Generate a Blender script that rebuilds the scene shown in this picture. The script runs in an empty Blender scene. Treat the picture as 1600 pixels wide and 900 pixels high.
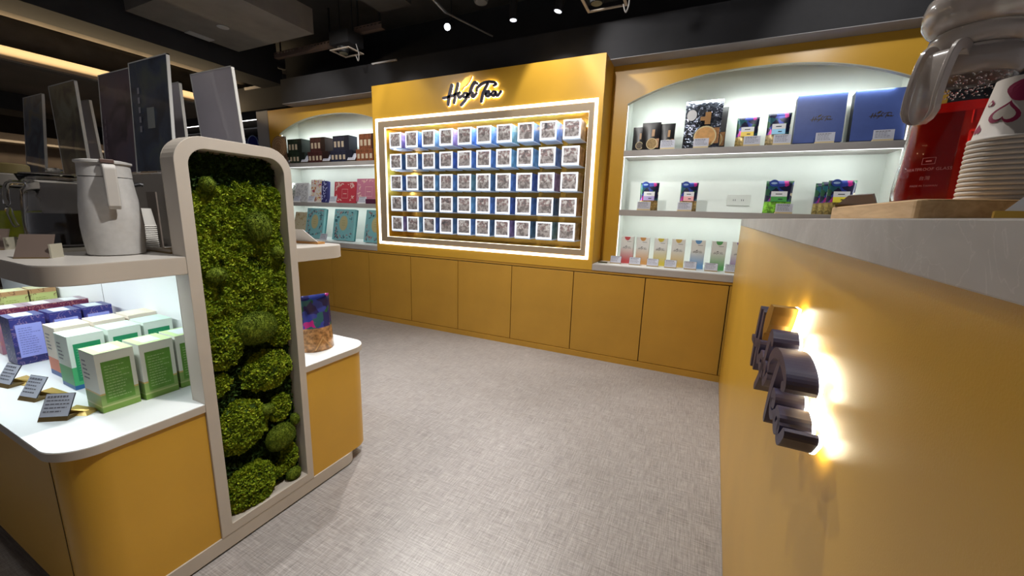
import bpy, bmesh, math, random
import numpy as np
from mathutils import Vector, Matrix, noise

SC = bpy.context.scene
COL = SC.collection
R = random.Random(7)
PI = math.pi

# ------------------------------------------------------------------ camera
YAW, PITCH, ROLL = -0.43702269, 0.19153792, 0.0301422
def cam_axes():
    f = Vector((math.sin(YAW)*math.cos(PITCH), math.cos(YAW)*math.cos(PITCH), -math.sin(PITCH)))
    r = Vector((math.cos(YAW), -math.sin(YAW), 0)); u = r.cross(f)
    c, s = math.cos(ROLL), math.sin(ROLL)
    return c*r + s*u, -s*r + c*u, f
r_, u_, f_ = cam_axes()
cd = bpy.data.cameras.new('camera'); cd.sensor_width = 36; cd.lens = 36*606.527/1600
cd.clip_start = 0.02; cd.clip_end = 60
cam = bpy.data.objects.new('camera', cd); COL.objects.link(cam)
cam.matrix_world = Matrix(((r_.x, u_.x, -f_.x, 0), (r_.y, u_.y, -f_.y, 0), (r_.z, u_.z, -f_.z, 1.25), (0, 0, 0, 1)))
SC.camera = cam

# ------------------------------------------------------------------ world, exposure
SC.view_settings.view_transform = 'Standard'; SC.view_settings.look = 'None'
SC.view_settings.exposure = 0.22; SC.view_settings.gamma = 1.0
SC.view_settings.use_curve_mapping = False
W = bpy.data.worlds.new('world'); SC.world = W; W.use_nodes = True
W.node_tree.nodes['Background'].inputs[0].default_value = (0.95, 0.93, 1.0, 1)
W.node_tree.nodes['Background'].inputs[1].default_value = 0.16

# ------------------------------------------------------------------ spot lights, mostly added; none sits in a housing built further down
def spot(loc, target, power, size=70, blend=0.5, color=(1, 0.97, 0.93), rad=0.035):
    l = bpy.data.lights.new('unhoused_spot', 'SPOT'); l.energy = power; l.spot_size = math.radians(size); l.spot_blend = blend
    l.color = color; l.shadow_soft_size = rad
    o = bpy.data.objects.new('unhoused_spot', l); COL.objects.link(o); o.location = loc
    d = Vector(target) - Vector(loc); o.rotation_euler = d.to_track_quat('-Z', 'Y').to_euler()
    return o
SPOTS = [  # location, aim, power, cone, blend
    ((-2.27, 2.75, 2.86), (-1.5, 1.3, 0.0), 120, 85, 0.7),
    ((-1.24, 2.93, 2.86), (-1.17, 3.27, 2.20), 22, 62, 0.25),
    ((-2.9, 2.93, 2.86), (-2.8, 3.27, 2.20), 9, 70, 0.5),
    ((-1.24, 2.75, 2.84), (-0.6, 1.7, 0.0), 80, 95, 0.7),
    ((-0.45, 0.95, 2.95), (-1.45, 0.92, 0.45), 150, 60, 0.7),
    ((-0.9, 1.7, 2.95), (-0.9, 3.3, 0.5), 105, 100, 0.8),
    ((-0.36, 1.35, 2.95), (0.2, 1.45, 0.70), 66, 58, 0.35),
    ((-1.24, 2.75, 2.80), (0.05, 3.57, 2.30), 34, 66, 0.6),
    ((0.75, 2.55, 2.80), (0.75, 3.57, 2.35), 22, 66, 0.6),
    ((-2.95, 2.6, 2.80), (-3.75, 3.57, 2.35), 16, 70, 0.6),
    ((-2.9, 1.9, 2.95), (-2.9, 3.2, 0.6), 70, 110, 0.8),
    ((-4.1, 2.55, 2.85), (-4.2, 3.5, 2.2), 22, 80, 0.8),
    ((-0.85, 0.1, 2.95), (-0.80, 0.80, 0.0), 55, 44, 0.9),
    ((0.05, 1.2, 2.75), (0.33, 0.72, 1.35), 22, 34, 0.6),
    ((-1.0, 0.3, 2.95), (-2.0, 0.6, 1.3), 22, 50, 0.8),
]
for a in SPOTS: spot(*a)
def area(loc, rot, sx, sy, power, color=(1, 1, 1)):
    l = bpy.data.lights.new('led_strip_light', 'AREA'); l.shape = 'RECTANGLE'; l.size = sx; l.size_y = sy
    l.energy = power; l.color = color
    o = bpy.data.objects.new('led_strip_light', l); COL.objects.link(o); o.location = loc; o.rotation_euler = rot
    return o
COOL = (0.93, 1.0, 0.96)
# LED strips hidden behind the arch lips and under the shelves
for x0, x1 in ((-0.645, 1.195), (-5.13, -3.25)):
    xm, w = (x0+x1)/2, x1-x0
    area((xm, 3.60, 2.17 if x0 > -1 else 2.17), (math.radians(50), 0, 0), w*0.9, 0.02, 3.8, COOL).location.y = 3.655
    area((x0+0.012, 3.63, 1.30), (0, math.radians(-70), 0), 0.85, 0.02, 1.4, COOL)
    area((x1-0.012, 3.63, 1.30), (0, math.radians(70), 0), 0.85, 0.02, 1.4, COOL)
    area((xm, 3.66, 1.748), (math.radians(35), 0, 0), w*0.94, 0.015, 1.9, COOL)
    area((xm, 3.66, 1.250), (math.radians(35), 0, 0), w*0.94, 0.015, 1.9, COOL)
# LED under the upper slab of the island
area((-2.5, 0.50, 1.022), (math.radians(12), 0, 0), 1.9, 0.02, 5.5, (0.88, 0.97, 1.0))
area((-2.5, 1.16, 1.022), (math.radians(-12), 0, 0), 1.9, 0.02, 3.5, (0.95, 0.97, 1.0))
# inside the cube display
area((-1.96, 3.30, 2.05), (math.radians(25), 0, 0), 2.1, 0.02, 8, (0.95, 0.97, 1.0))
area((-3.02, 3.33, 1.51), (0, math.radians(-80), 0), 1.05, 0.02, 4, (0.95, 0.97, 1.0))
# warm cove far left
area((-6.04, 2.6, 2.535), (math.radians(180), math.radians(25), 0), 0.03, 5.0, 26, (1.0, 0.74, 0.42))

# ------------------------------------------------------------------ materials
MATS = {}
def nt(m): m.use_nodes = True; return m.node_tree
def bsdf(m): return m.node_tree.nodes['Principled BSDF']
def mat(name, col, rough=0.5, metal=0.0, emit=None, estr=0.0, noise_amt=0.0, scale=20.0, bump=0.0, bscale=200.0, trans=0.0, ior=1.45, spec=0.5, stretch=(1, 1, 1), coat=0.0):
    if name in MATS: return MATS[name]
    m = bpy.data.materials.new(name); t = nt(m); b = bsdf(m)
    b.inputs['Base Color'].default_value = (*col, 1); b.inputs['Roughness'].default_value = rough
    b.inputs['Metallic'].default_value = metal; b.inputs['Transmission Weight'].default_value = trans
    b.inputs['IOR'].default_value = ior; b.inputs['Specular IOR Level'].default_value = spec
    b.inputs['Coat Weight'].default_value = coat
    if emit: b.inputs['Emission Color'].default_value = (*emit, 1); b.inputs['Emission Strength'].default_value = estr
    if noise_amt or bump:
        tc = t.nodes.new('ShaderNodeTexCoord'); mp = t.nodes.new('ShaderNodeMapping'); mp.inputs['Scale'].default_value = stretch
        t.links.new(tc.outputs['Object'], mp.inputs[0])
    if noise_amt:
        n = t.nodes.new('ShaderNodeTexNoise'); n.inputs['Scale'].default_value = scale; n.inputs['Detail'].default_value = 6
        t.links.new(mp.outputs[0], n.inputs[0])
        r = t.nodes.new('ShaderNodeValToRGB'); lo = [c*(1-noise_amt) for c in col]; hi = [min(1, c*(1+noise_amt)) for c in col]
        r.color_ramp.elements[0].position = 0.3; r.color_ramp.elements[1].position = 0.7
        r.color_ramp.elements[0].color = (*lo, 1); r.color_ramp.elements[1].color = (*hi, 1)
        t.links.new(n.outputs[0], r.inputs[0]); t.links.new(r.outputs[0], b.inputs['Base Color'])
    if bump:
        n2 = t.nodes.new('ShaderNodeTexNoise'); n2.inputs['Scale'].default_value = bscale
        bp = t.nodes.new('ShaderNodeBump'); bp.inputs['Strength'].default_value = bump; bp.inputs['Distance'].default_value = 0.002
        t.links.new(mp.outputs[0], n2.inputs[0]); t.links.new(n2.outputs[0], bp.inputs['Height']); t.links.new(bp.outputs[0], b.inputs['Normal'])
    MATS[name] = m; return m
def ramp(t, fac, stops, interp='LINEAR'):
    r = t.nodes.new('ShaderNodeValToRGB'); r.color_ramp.interpolation = interp
    e = r.color_ramp.elements
    while len(e) < len(stops): e.new(0.5)
    for i, (p, c) in enumerate(stops): e[i].position = p; e[i].color = (*c, 1)
    t.links.new(fac, r.inputs[0]); return r.outputs[0]
def mixc(t, fac, a, b):
    n = t.nodes.new('ShaderNodeMix'); n.data_type = 'RGBA'
    if isinstance(fac, float): n.inputs[0].default_value = fac
    else: t.links.new(fac, n.inputs[0])
    for i, v in ((6, a), (7, b)):
        if isinstance(v, tuple): n.inputs[i].default_value = (*v, 1)
        else: t.links.new(v, n.inputs[i])
    return n.outputs[2]
def math_(t, op, a, b=None):
    n = t.nodes.new('ShaderNodeMath'); n.operation = op
    for i, v in ((0, a), (1, b)):
        if v is None: continue
        if isinstance(v, (int, float)): n.inputs[i].default_value = v
        else: t.links.new(v, n.inputs[i])
    return n.outputs[0]

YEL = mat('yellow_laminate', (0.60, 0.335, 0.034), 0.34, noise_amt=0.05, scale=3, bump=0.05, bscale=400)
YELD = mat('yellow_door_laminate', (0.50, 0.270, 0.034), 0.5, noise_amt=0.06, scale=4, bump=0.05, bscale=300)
GAP = mat('dark_gap', (0.06, 0.035, 0.01), 0.8)
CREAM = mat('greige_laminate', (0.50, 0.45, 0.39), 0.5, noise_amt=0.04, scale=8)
WHITE = mat('lit_slab_white', (0.80, 0.82, 0.82), 0.42, noise_amt=0.02, scale=5)  # slab colour whitened to stand for LED light falling on it
NICHE = mat('niche_white', (0.74, 0.78, 0.74), 0.6, noise_amt=0.03, scale=4)
SHELF = mat('grey_shelf', (0.42, 0.395, 0.38), 0.5, noise_amt=0.04, scale=10)
LIP = mat('arch_lip_grey', (0.45, 0.43, 0.33), 0.6)
BLACK = mat('black_paint', (0.016, 0.016, 0.019), 0.75, noise_amt=0.2, scale=6)
BLACKM = mat('black_metal', (0.02, 0.02, 0.022), 0.45, metal=0.3)
DUCT = mat('dusty_duct', (0.10, 0.085, 0.07), 0.8, noise_amt=0.25, scale=5)
PANELC = mat('ceiling_panel', (0.155, 0.138, 0.12), 0.85, noise_amt=0.12, scale=6)
RAIL = mat('perforated_rail_metal', (0.16, 0.11, 0.09), 0.6, metal=0.2)
STRIPGREY = mat('lit_soffit_grey', (0.30, 0.29, 0.30), 0.7, noise_amt=0.06, scale=8)
LED = mat('led_white', (1, 1, 1), 0.5, emit=(0.97, 0.98, 1.0), estr=4.0)
LEDW = mat('led_warm_white', (1, 1, 1), 0.5, emit=(1.0, 0.95, 0.74), estr=9.0)
LEDS = mat('led_soft', (1, 1, 1), 0.5, emit=(0.95, 1.0, 0.98), estr=1.3)
LENS = mat('spot_lens', (1, 1, 1), 0.5, emit=(0.86, 0.9, 1.0), estr=14.0)
LENS2 = mat('spot_lens_angled', (1, 1, 1), 0.5, emit=(0.86, 0.9, 1.0), estr=1.6)
NAVY = mat('navy_letter_paint', (0.032, 0.030, 0.075), 0.42)
GOLDL = mat('gold_leaf_metal', (0.45, 0.27, 0.06), 0.3, metal=0.8)
WOOD = None
PAPER = mat('white_card', (0.78, 0.78, 0.80), 0.6)
PAPER2 = mat('lilac_white_card', (0.62, 0.64, 0.74), 0.6)
INK = mat('grey_print', (0.18, 0.18, 0.22), 0.7)
INKD = mat('dark_print', (0.03, 0.03, 0.05), 0.7)
ACRY = mat('clear_acrylic', (0.97, 0.98, 0.98), 0.04, trans=1.0, ior=1.12)
GOLDB = mat('gold_card_base', (0.62, 0.43, 0.12), 0.3, metal=0.55)
BIRCH = mat('pale_wood_base', (0.75, 0.62, 0.35), 0.5)
BROWNB = mat('brown_card_base', (0.16, 0.10, 0.03), 0.45)

# woven vinyl floor
m = bpy.data.materials.new('woven_vinyl_floor'); MATS['floor'] = m; t = nt(m); b = bsdf(m)
tc = t.nodes.new('ShaderNodeTexCoord')
def stretched(sc, nscale, detail=3):
    mp = t.nodes.new('ShaderNodeMapping'); mp.inputs['Scale'].default_value = sc
    mp.inputs['Rotation'].default_value = (0, 0, 0.0)
    n = t.nodes.new('ShaderNodeTexNoise'); n.inputs['Scale'].default_value = nscale; n.inputs['Detail'].default_value = detail
    n.inputs['Roughness'].default_value = 0.65
    t.links.new(tc.outputs['Object'], mp.inputs[0]); t.links.new(mp.outputs[0], n.inputs[0]); return n.outputs[0]
a1 = stretched((1, 22, 1), 9); a2 = stretched((22, 1, 1), 9); a3 = stretched((1, 1, 1), 1.3); a4 = stretched((3, 60, 1), 9); a5 = stretched((60, 3, 1), 9)
s = math_(t, 'ADD', math_(t, 'ADD', a1, a2), math_(t, 'ADD', math_(t, 'MULTIPLY', a4, 0.7), math_(t, 'MULTIPLY', a5, 0.7)))
s = math_(t, 'ADD', s, math_(t, 'MULTIPLY', a3, 0.35))
s = math_(t, 'DIVIDE', s, 3.75)
c = ramp(t, s, [(0.38, (0.155, 0.140, 0.133)), (0.5, (0.31, 0.288, 0.277)), (0.61, (0.47, 0.44, 0.43))])
t.links.new(c, b.inputs['Base Color']); b.inputs['Roughness'].default_value = 0.34
bp = t.nodes.new('ShaderNodeBump'); bp.inputs['Strength'].default_value = 0.25; bp.inputs['Distance'].default_value = 0.002
t.links.new(s, bp.inputs['Height']); t.links.new(bp.outputs[0], b.inputs['Normal'])
FLOOR = m

# wood
def wood_mat(name, lo, hi, axis=(1, 12, 12)):
    m = bpy.data.materials.new(name); t = nt(m); b = bsdf(m)
    tc = t.nodes.new('ShaderNodeTexCoord'); mp = t.nodes.new('ShaderNodeMapping'); mp.inputs['Scale'].default_value = axis
    n = t.nodes.new('ShaderNodeTexNoise'); n.inputs['Scale'].default_value = 9; n.inputs['Detail'].default_value = 6; n.inputs['Distortion'].default_value = 0.8
    t.links.new(tc.outputs['Object'], mp.inputs[0]); t.links.new(mp.outputs[0], n.inputs[0])
    t.links.new(ramp(t, n.outputs[0], [(0.3, lo), (0.7, hi)]), b.inputs['Base Color']); b.inputs['Roughness'].default_value = 0.5
    return m
TRAYW = wood_mat('beech_tray', (0.50, 0.30, 0.13), (0.68, 0.45, 0.22), (12, 1.2, 12))
DISCW = wood_mat('brown_wood_disc', (0.20, 0.11, 0.05), (0.34, 0.20, 0.10))

# marble-like worktop
m = bpy.data.materials.new('grey_stone_worktop'); t = nt(m); b = bsdf(m)
tc = t.nodes.new('ShaderNodeTexCoord'); n = t.nodes.new('ShaderNodeTexNoise'); n.inputs['Scale'].default_value = 7; n.inputs['Detail'].default_value = 10; n.inputs['Distortion'].default_value = 1.2
t.links.new(tc.outputs['Object'], n.inputs[0])
n2 = t.nodes.new('ShaderNodeTexNoise'); n2.inputs['Scale'].default_value = 16; n2.inputs['Detail'].default_value = 8; n2.inputs['Distortion'].default_value = 2.5
t.links.new(tc.outputs['Object'], n2.inputs[0])
base = ramp(t, n.outputs[0], [(0.3, (0.36, 0.33, 0.31)), (0.7, (0.47, 0.44, 0.415))])
vein = ramp(t, n2.outputs[0], [(0.485, (0, 0, 0)), (0.5, (1, 1, 1)), (0.515, (0, 0, 0))])
t.links.new(mixc(t, math_(t, 'MULTIPLY', vein, 0.3), base, (0.62, 0.58, 0.55)), b.inputs['Base Color']); b.inputs['Roughness'].default_value = 0.45
STONE = m

# printed floral pouches: colours of the print by height (generated z) and a cell pattern
FLORAL = {}
def floral(kind, low=(0.36, 0.22, 0.08), base=(0.012, 0.012, 0.045), scale=26, split=0.36, shine=0.3):
    if kind in FLORAL: return FLORAL[kind]
    m = bpy.data.materials.new(kind); t = nt(m); b = bsdf(m)
    tc = t.nodes.new('ShaderNodeTexCoord')
    dn = t.nodes.new('ShaderNodeTexNoise'); dn.inputs['Scale'].default_value = 18
    t.links.new(tc.outputs['Object'], dn.inputs[0])
    vm = t.nodes.new('ShaderNodeVectorMath'); vm.operation = 'MULTIPLY_ADD'
    t.links.new(dn.outputs['Color'], vm.inputs[0]); vm.inputs[1].default_value = (0.05, 0.05, 0.05); t.links.new(tc.outputs['Object'], vm.inputs[2])
    v = t.nodes.new('ShaderNodeTexVoronoi'); v.inputs['Scale'].default_value = scale; t.links.new(vm.outputs[0], v.inputs['Vector'])
    sp = t.nodes.new('ShaderNodeSeparateColor'); t.links.new(v.outputs['Color'], sp.inputs[0])
    pat = ramp(t, sp.outputs[0], [(0, base), (0.42, (0.02, 0.10, 0.13)), (0.55, (0.02, 0.09, 0.04)), (0.66, (0.10, 0.03, 0.30)), (0.76, (0.42, 0.02, 0.20)), (0.87, (0.03, 0.05, 0.30)), (0.95, (0.55, 0.45, 0.30))], 'CONSTANT')
    g = t.nodes.new('ShaderNodeSeparateXYZ'); t.links.new(tc.outputs['Generated'], g.inputs[0])
    f = ramp(t, g.outputs[2], [(split-0.01, (0, 0, 0)), (split+0.01, (1, 1, 1))])
    n3 = t.nodes.new('ShaderNodeTexNoise'); n3.inputs['Scale'].default_value = 60; t.links.new(tc.outputs['Object'], n3.inputs[0])
    lo = ramp(t, n3.outputs[0], [(0.35, tuple(x*0.5 for x in low)), (0.65, tuple(min(1, x*1.3) for x in low))])
    t.links.new(mixc(t, f, lo, pat), b.inputs['Base Color']); b.inputs['Roughness'].default_value = shine; b.inputs['Metallic'].default_value = 0.25
    FLORAL[kind] = m; return m
def gradient(name, bottom, top, p0=0.1, p1=0.6, rough=0.5):
    if name in FLORAL: return FLORAL[name]
    m = bpy.data.materials.new(name); t = nt(m); b = bsdf(m)
    tc = t.nodes.new('ShaderNodeTexCoord'); g = t.nodes.new('ShaderNodeSeparateXYZ'); t.links.new(tc.outputs['Generated'], g.inputs[0])
    t.links.new(ramp(t, g.outputs[2], [(p0, bottom), (p1, top)]), b.inputs['Base Color']); b.inputs['Roughness'].default_value = rough
    FLORAL[name] = m; return m
def bands(name, stops, rough=0.45, pattern=None):
    """printed carton: constant bands by height"""
    if name in FLORAL: return FLORAL[name]
    m = bpy.data.materials.new(name); t = nt(m); b = bsdf(m)
    tc = t.nodes.new('ShaderNodeTexCoord'); g = t.nodes.new('ShaderNodeSeparateXYZ'); t.links.new(tc.outputs['Generated'], g.inputs[0])
    c = ramp(t, g.outputs[2], stops, 'CONSTANT')
    if pattern:
        n = t.nodes.new('ShaderNodeTexNoise'); n.inputs['Scale'].default_value = pattern[0]; n.inputs['Distortion'].default_value = 1.5; t.links.new(tc.outputs['Object'], n.inputs[0])
        f = ramp(t, n.outputs[0], [(0.5, (0, 0, 0)), (0.53, (1, 1, 1)), (0.57, (0, 0, 0))])
        c = mixc(t, f, c, pattern[1])
    t.links.new(c, b.inputs['Base Color']); b.inputs['Roughness'].default_value = rough
    FLORAL[name] = m; return m

# ------------------------------------------------------------------ mesh helpers
class MB:
    def __init__(s): s.v = []; s.f = []; s.smooth = False
    def add(s, vs, fs):
        o = len(s.v); s.v += [tuple(p) for p in vs]; s.f += [tuple(i+o for i in f) for f in fs]; return s
    def box(s, x0, x1, y0, y1, z0, z1):
        return s.add([(x0,y0,z0),(x1,y0,z0),(x1,y1,z0),(x0,y1,z0),(x0,y0,z1),(x1,y0,z1),(x1,y1,z1),(x0,y1,z1)],
                     [(0,3,2,1),(4,5,6,7),(0,1,5,4),(1,2,6,5),(2,3,7,6),(3,0,4,7)])
    def hexa(s, p):  # 8 corners, bottom ring then top ring
        return s.add(p, [(0,3,2,1),(4,5,6,7),(0,1,5,4),(1,2,6,5),(2,3,7,6),(3,0,4,7)])
    def prism(s, poly, a0, a1, axis='z'):
        """poly of 2D points, extruded along an axis (x: poly=(y,z), y: poly=(x,z), z: poly=(x,y))"""
        def P(p, a): return {'z': (p[0], p[1], a), 'y': (p[0], a, p[1]), 'x': (a, p[0], p[1])}[axis]
        n = len(poly)
        return s.add([P(p, a0) for p in poly] + [P(p, a1) for p in poly],
                     [tuple(range(n))[::-1], tuple(range(n, 2*n))] + [(i, (i+1) % n, n+(i+1) % n, n+i) for i in range(n)])
    def ring(s, outer, inner, a0, a1, axis='x'):
        def P(p, a): return {'z': (p[0], p[1], a), 'y': (p[0], a, p[1]), 'x': (a, p[0], p[1])}[axis]
        n = len(outer); vs = [P(p, a0) for p in outer] + [P(p, a0) for p in inner] + [P(p, a1) for p in outer] + [P(p, a1) for p in inner]
        fs = []
        for i in range(n):
            j = (i+1) % n
            fs += [(i, n+i, n+j, j), (2*n+i, 2*n+j, 3*n+j, 3*n+i), (i, j, 2*n+j, 2*n+i), (n+i, 3*n+i, 3*n+j, n+j)]
        return s.add(vs, fs)
    def lathe(s, prof, c=(0, 0, 0), n=32, capb=True, capt=True):
        vs = []; fs = []
        for r, z in prof:
            vs += [(c[0]+r*math.cos(2*PI*k/n), c[1]+r*math.sin(2*PI*k/n), c[2]+z) for k in range(n)]
        for i in range(len(prof)-1):
            for k in range(n):
                j = (k+1) % n; fs.append((i*n+k, i*n+j, (i+1)*n+j, (i+1)*n+k))
        if capb: fs.append(tuple(range(n))[::-1])
        if capt: fs.append(tuple(range((len(prof)-1)*n, len(prof)*n)))
        return s.add(vs, fs)
    def tube(s, path, r, n=8, cap=True):
        path = [Vector(p) for p in path]; vs = []; fs = []; up = Vector((0, 0, 1))
        for i, p in enumerate(path):
            d = (path[min(i+1, len(path)-1)] - path[max(i-1, 0)]).normalized()
            a = d.cross(up)
            if a.length < 1e-3: a = d.cross(Vector((1, 0, 0)))
            a.normalize(); bb = a.cross(d)
            rr = r[i] if isinstance(r, (list, tuple)) else r
            vs += [tuple(p + a*rr*math.cos(2*PI*k/n) + bb*rr*math.sin(2*PI*k/n)) for k in range(n)]
        for i in range(len(path)-1):
            for k in range(n):
                j = (k+1) % n; fs.append((i*n+k, i*n+j, (i+1)*n+j, (i+1)*n+k))
        if cap: fs += [tuple(range(n))[::-1], tuple(range((len(path)-1)*n, len(path)*n))]
        return s.add(vs, fs)
    def mesh(s, name, m, smooth=False):
        me = bpy.data.meshes.new(name); me.from_pydata(s.v, [], s.f); me.update()
        if m: me.materials.append(m)
        if smooth:
            for p in me.polygons: p.use_smooth = True
        bm = bmesh.new(); bm.from_mesh(me); bmesh.ops.recalc_face_normals(bm, faces=bm.faces); bm.to_mesh(me); bm.free()
        return me
    def build(s, name, m, parent=None, loc=None, rot=None, smooth=False, bev=0.0, angle=None):
        o = bpy.data.objects.new(name, s.mesh(name, m, smooth)); COL.objects.link(o)
        if parent: o.parent = parent
        if loc: o.location = loc
        if rot: o.rotation_euler = rot
        if bev:
            b = o.modifiers.new('bevel', 'BEVEL'); b.width = bev; b.segments = 2; b.limit_method = 'ANGLE'
        if smooth and angle:
            try: o.data.set_sharp_from_angle(angle=math.radians(angle))
            except Exception: pass
        return o
def B(*a): return MB().box(*a)
def tag(o, label=None, cat=None, group=None, kind=None):
    if label: o['label'] = label
    if cat: o['category'] = cat
    if group: o['group'] = group
    if kind: o['kind'] = kind
    return o
def thing(name, label, cat, loc=(0, 0, 0), rz=0.0, group=None):
    o = bpy.data.objects.new(name, None); COL.objects.link(o); o.empty_display_size = 0.05
    o.location = loc; o.rotation_euler = (0, 0, rz); return tag(o, label, cat, group)
def dup(root, loc, rz=None, label=None):
    r = root.copy(); COL.objects.link(r); r.location = loc
    if rz is not None: r.rotation_euler = (0, 0, rz)
    if label: r['label'] = label
    for ch in list(root.children):
        c = ch.copy(); COL.objects.link(c); c.parent = r
        for g in list(ch.children):
            d = g.copy(); COL.objects.link(d); d.parent = c
    return r
def rrect(x0, y0, x1, y1, r, seg=8, corners=(1, 1, 1, 1)):
    """corners order: x0y0, x1y0, x1y1, x0y1; every corner gets seg+1 points so rings match"""
    pts = []
    for (cx, cy, a, on) in ((x0, y0, PI, corners[0]), (x1, y0, 1.5*PI, corners[1]), (x1, y1, 0, corners[2]), (x0, y1, 0.5*PI, corners[3])):
        rr = r*on if on else 1e-4
        ox = cx + (rr if cx == x0 else -rr); oy = cy + (rr if cy == y0 else -rr)
        for k in range(seg+1):
            t_ = a + k*PI/2/seg; pts.append((ox+rr*math.cos(t_), oy+rr*math.sin(t_)))
    return pts
def smooth_path(pts, n=6):
    P_ = [np.array(p, float) for p in pts]; P_ = [2*P_[0]-P_[1]] + P_ + [2*P_[-1]-P_[-2]]; out = []
    for i in range(1, len(P_)-2):
        for k in range(n):
            u = k/n; p0, p1, p2, p3 = P_[i-1:i+3]
            out.append(0.5*(2*p1+(p2-p0)*u+(2*p0-5*p1+4*p2-p3)*u*u+(3*p1-p0-3*p2+p3)*u**3))
    out.append(P_[-2]); return out
def ribbon(mb, pts, w, d0, d1, n=6, flat=False):
    """stroke in the local x-z plane, depth along y from d0 (front) to d1 (back)"""
    S = smooth_path(pts, n); L = []; Rr = []
    for i, p in enumerate(S):
        d = S[min(i+1, len(S)-1)] - S[max(i-1, 0)]; d = d/(np.hypot(*d)+1e-9); nn = np.array((-d[1], d[0]))
        ww = w/2*(0.82 + 0.18*math.sin(PI*i/(len(S)-1)))
        L.append(p+nn*ww); Rr.append(p-nn*ww)
    def cap(p, d, ww):
        a0 = math.atan2(d[1], d[0]); return [p+ww*np.array((math.cos(a0+PI/2-k*PI/4), math.sin(a0+PI/2-k*PI/4))) for k in (1, 2, 3)]
    n_ = len(L)
    vs = []; fs = []
    deps = (d0,) if flat else (d0, d1)
    for y in deps:
        vs += [(p[0], y, p[1]) for p in L] + [(p[0], y, p[1]) for p in Rr]
    for q in range(len(deps)):
        o = q*2*n_
        fs += [(o+i, o+i+1, o+n_+i+1, o+n_+i) for i in range(n_-1)]
    if not flat:
        o = 2*n_
        fs += [(i, i+1, o+i+1, o+i) for i in range(n_-1)] + [(n_+i, n_+i+1, o+n_+i+1, o+n_+i) for i in range(n_-1)]
        fs += [(0, n_, o+n_, o), (n_-1, 2*n_-1, o+2*n_-1, o+n_-1)]
        for (p, d, ww) in ((S[-1], S[-1]-S[-2], w/2*0.82), (S[0], S[0]-S[1], w/2*0.82)):
            d = d/(np.hypot(*d)+1e-9); nn = np.array((-d[1], d[0])); pl = [p+nn*ww] + cap(p, d, ww) + [p-nn*ww]
            mb.prism([(q[0], q[1]) for q in pl], d0, d1, 'y')
    mb.add(vs, fs); return mb

# script lettering of the shop sign, one list of strokes per letter; units: sign width = 1 (x right, z up)
def zz(p): return ((p[0]-140)*5.276e-4/0.628, (0.326-5.088e-5*p[0]-4.1845e-4*p[1])/0.628)
WS = 9.0e-4
LOGO = {
    'letter_h': [([(335,290),(303,420),(272,560),(255,695)], 54), ([(462,262),(425,420),(395,560),(378,655)], 48), ([(150,562),(270,535),(400,487),(490,445)], 42)],
    'letter_i': [([(500,440),(468,500),(490,548),(545,505)], 42)],
    'letter_g': [([(655,455),(590,462),(570,525),(625,535),(665,470),(640,545),(600,610),(525,705)], 42)],
    'letter_h_small': [([(845,262),(800,245),(755,300),(715,410),(675,535)], 50), ([(690,490),(745,440),(765,465),(745,520),(775,525),(835,455)], 38)],
    'letter_t': [([(838,410),(850,350),(940,270),(1060,232),(1170,240),(1208,275),(1165,305)], 40), ([(1052,262),(1000,370),(960,480),(928,622)], 46)],
    'letter_e': [([(1012,475),(1075,450),(1075,415),(1030,425),(1020,500),(1060,515),(1120,465)], 36)],
    'letter_a': [([(1210,425),(1155,425),(1130,480),(1165,505),(1215,440),(1215,495),(1250,490),(1305,415)], 38)],
}
LEAF = [(545,395),(528,320),(548,240),(595,175),(660,130),(745,112),(725,165),(690,235),(640,300),(580,335)]
def logo_letters(W_, d0, d1, tilt=0.0):
    """returns {name: MB}; origin at the sign's lower left corner"""
    out = {}
    for k, strokes in LOGO.items():
        mb = MB()
        for pts, w in strokes: ribbon(mb, [tuple(c*W_ for c in zz(p)) for p in pts], w*W_*WS, d0, d1)
        out[k] = mb
    mb = MB(); mb.prism([tuple(c*W_ for c in zz(p)) for p in LEAF][::-1], d0, d1, 'y'); out['leaf'] = mb
    return out
def logo_flat(W_, y, n=3, k_=0.5):
    mb = MB()
    for k, strokes in LOGO.items():
        for pts, w in strokes: ribbon(mb, [tuple(c*W_ for c in zz(p)) for p in pts], w*W_*WS*k_, y, y, n=n, flat=True)
    mb.add([(c[0]*W_, y, c[1]*W_) for c in map(zz, LEAF)], [tuple(range(len(LEAF)))])
    return mb
def text_mesh(s, size, m, name='print', align='CENTER'):
    cu = bpy.data.curves.new('t', 'FONT'); cu.body = s; cu.size = size; cu.align_x = align; cu.resolution_u = 2
    o = bpy.data.objects.new('t', cu); COL.objects.link(o)
    dg = bpy.context.evaluated_depsgraph_get(); me = bpy.data.meshes.new_from_object(o.evaluated_get(dg))
    bpy.data.objects.remove(o); me.materials.clear(); me.materials.append(m); me.name = name
    return me

# ================================================================== SETTING
tag(B(-12, 4, -4, 5.5, -0.1, 0).build('floor', FLOOR), kind='structure')
tag(B(-12, 4, -4, 5.5, 3.3, 3.4).build('ceiling', mat('ceiling_paint', (0.065, 0.060, 0.056), 0.85, noise_amt=0.25, scale=3)), kind='structure')
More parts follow.
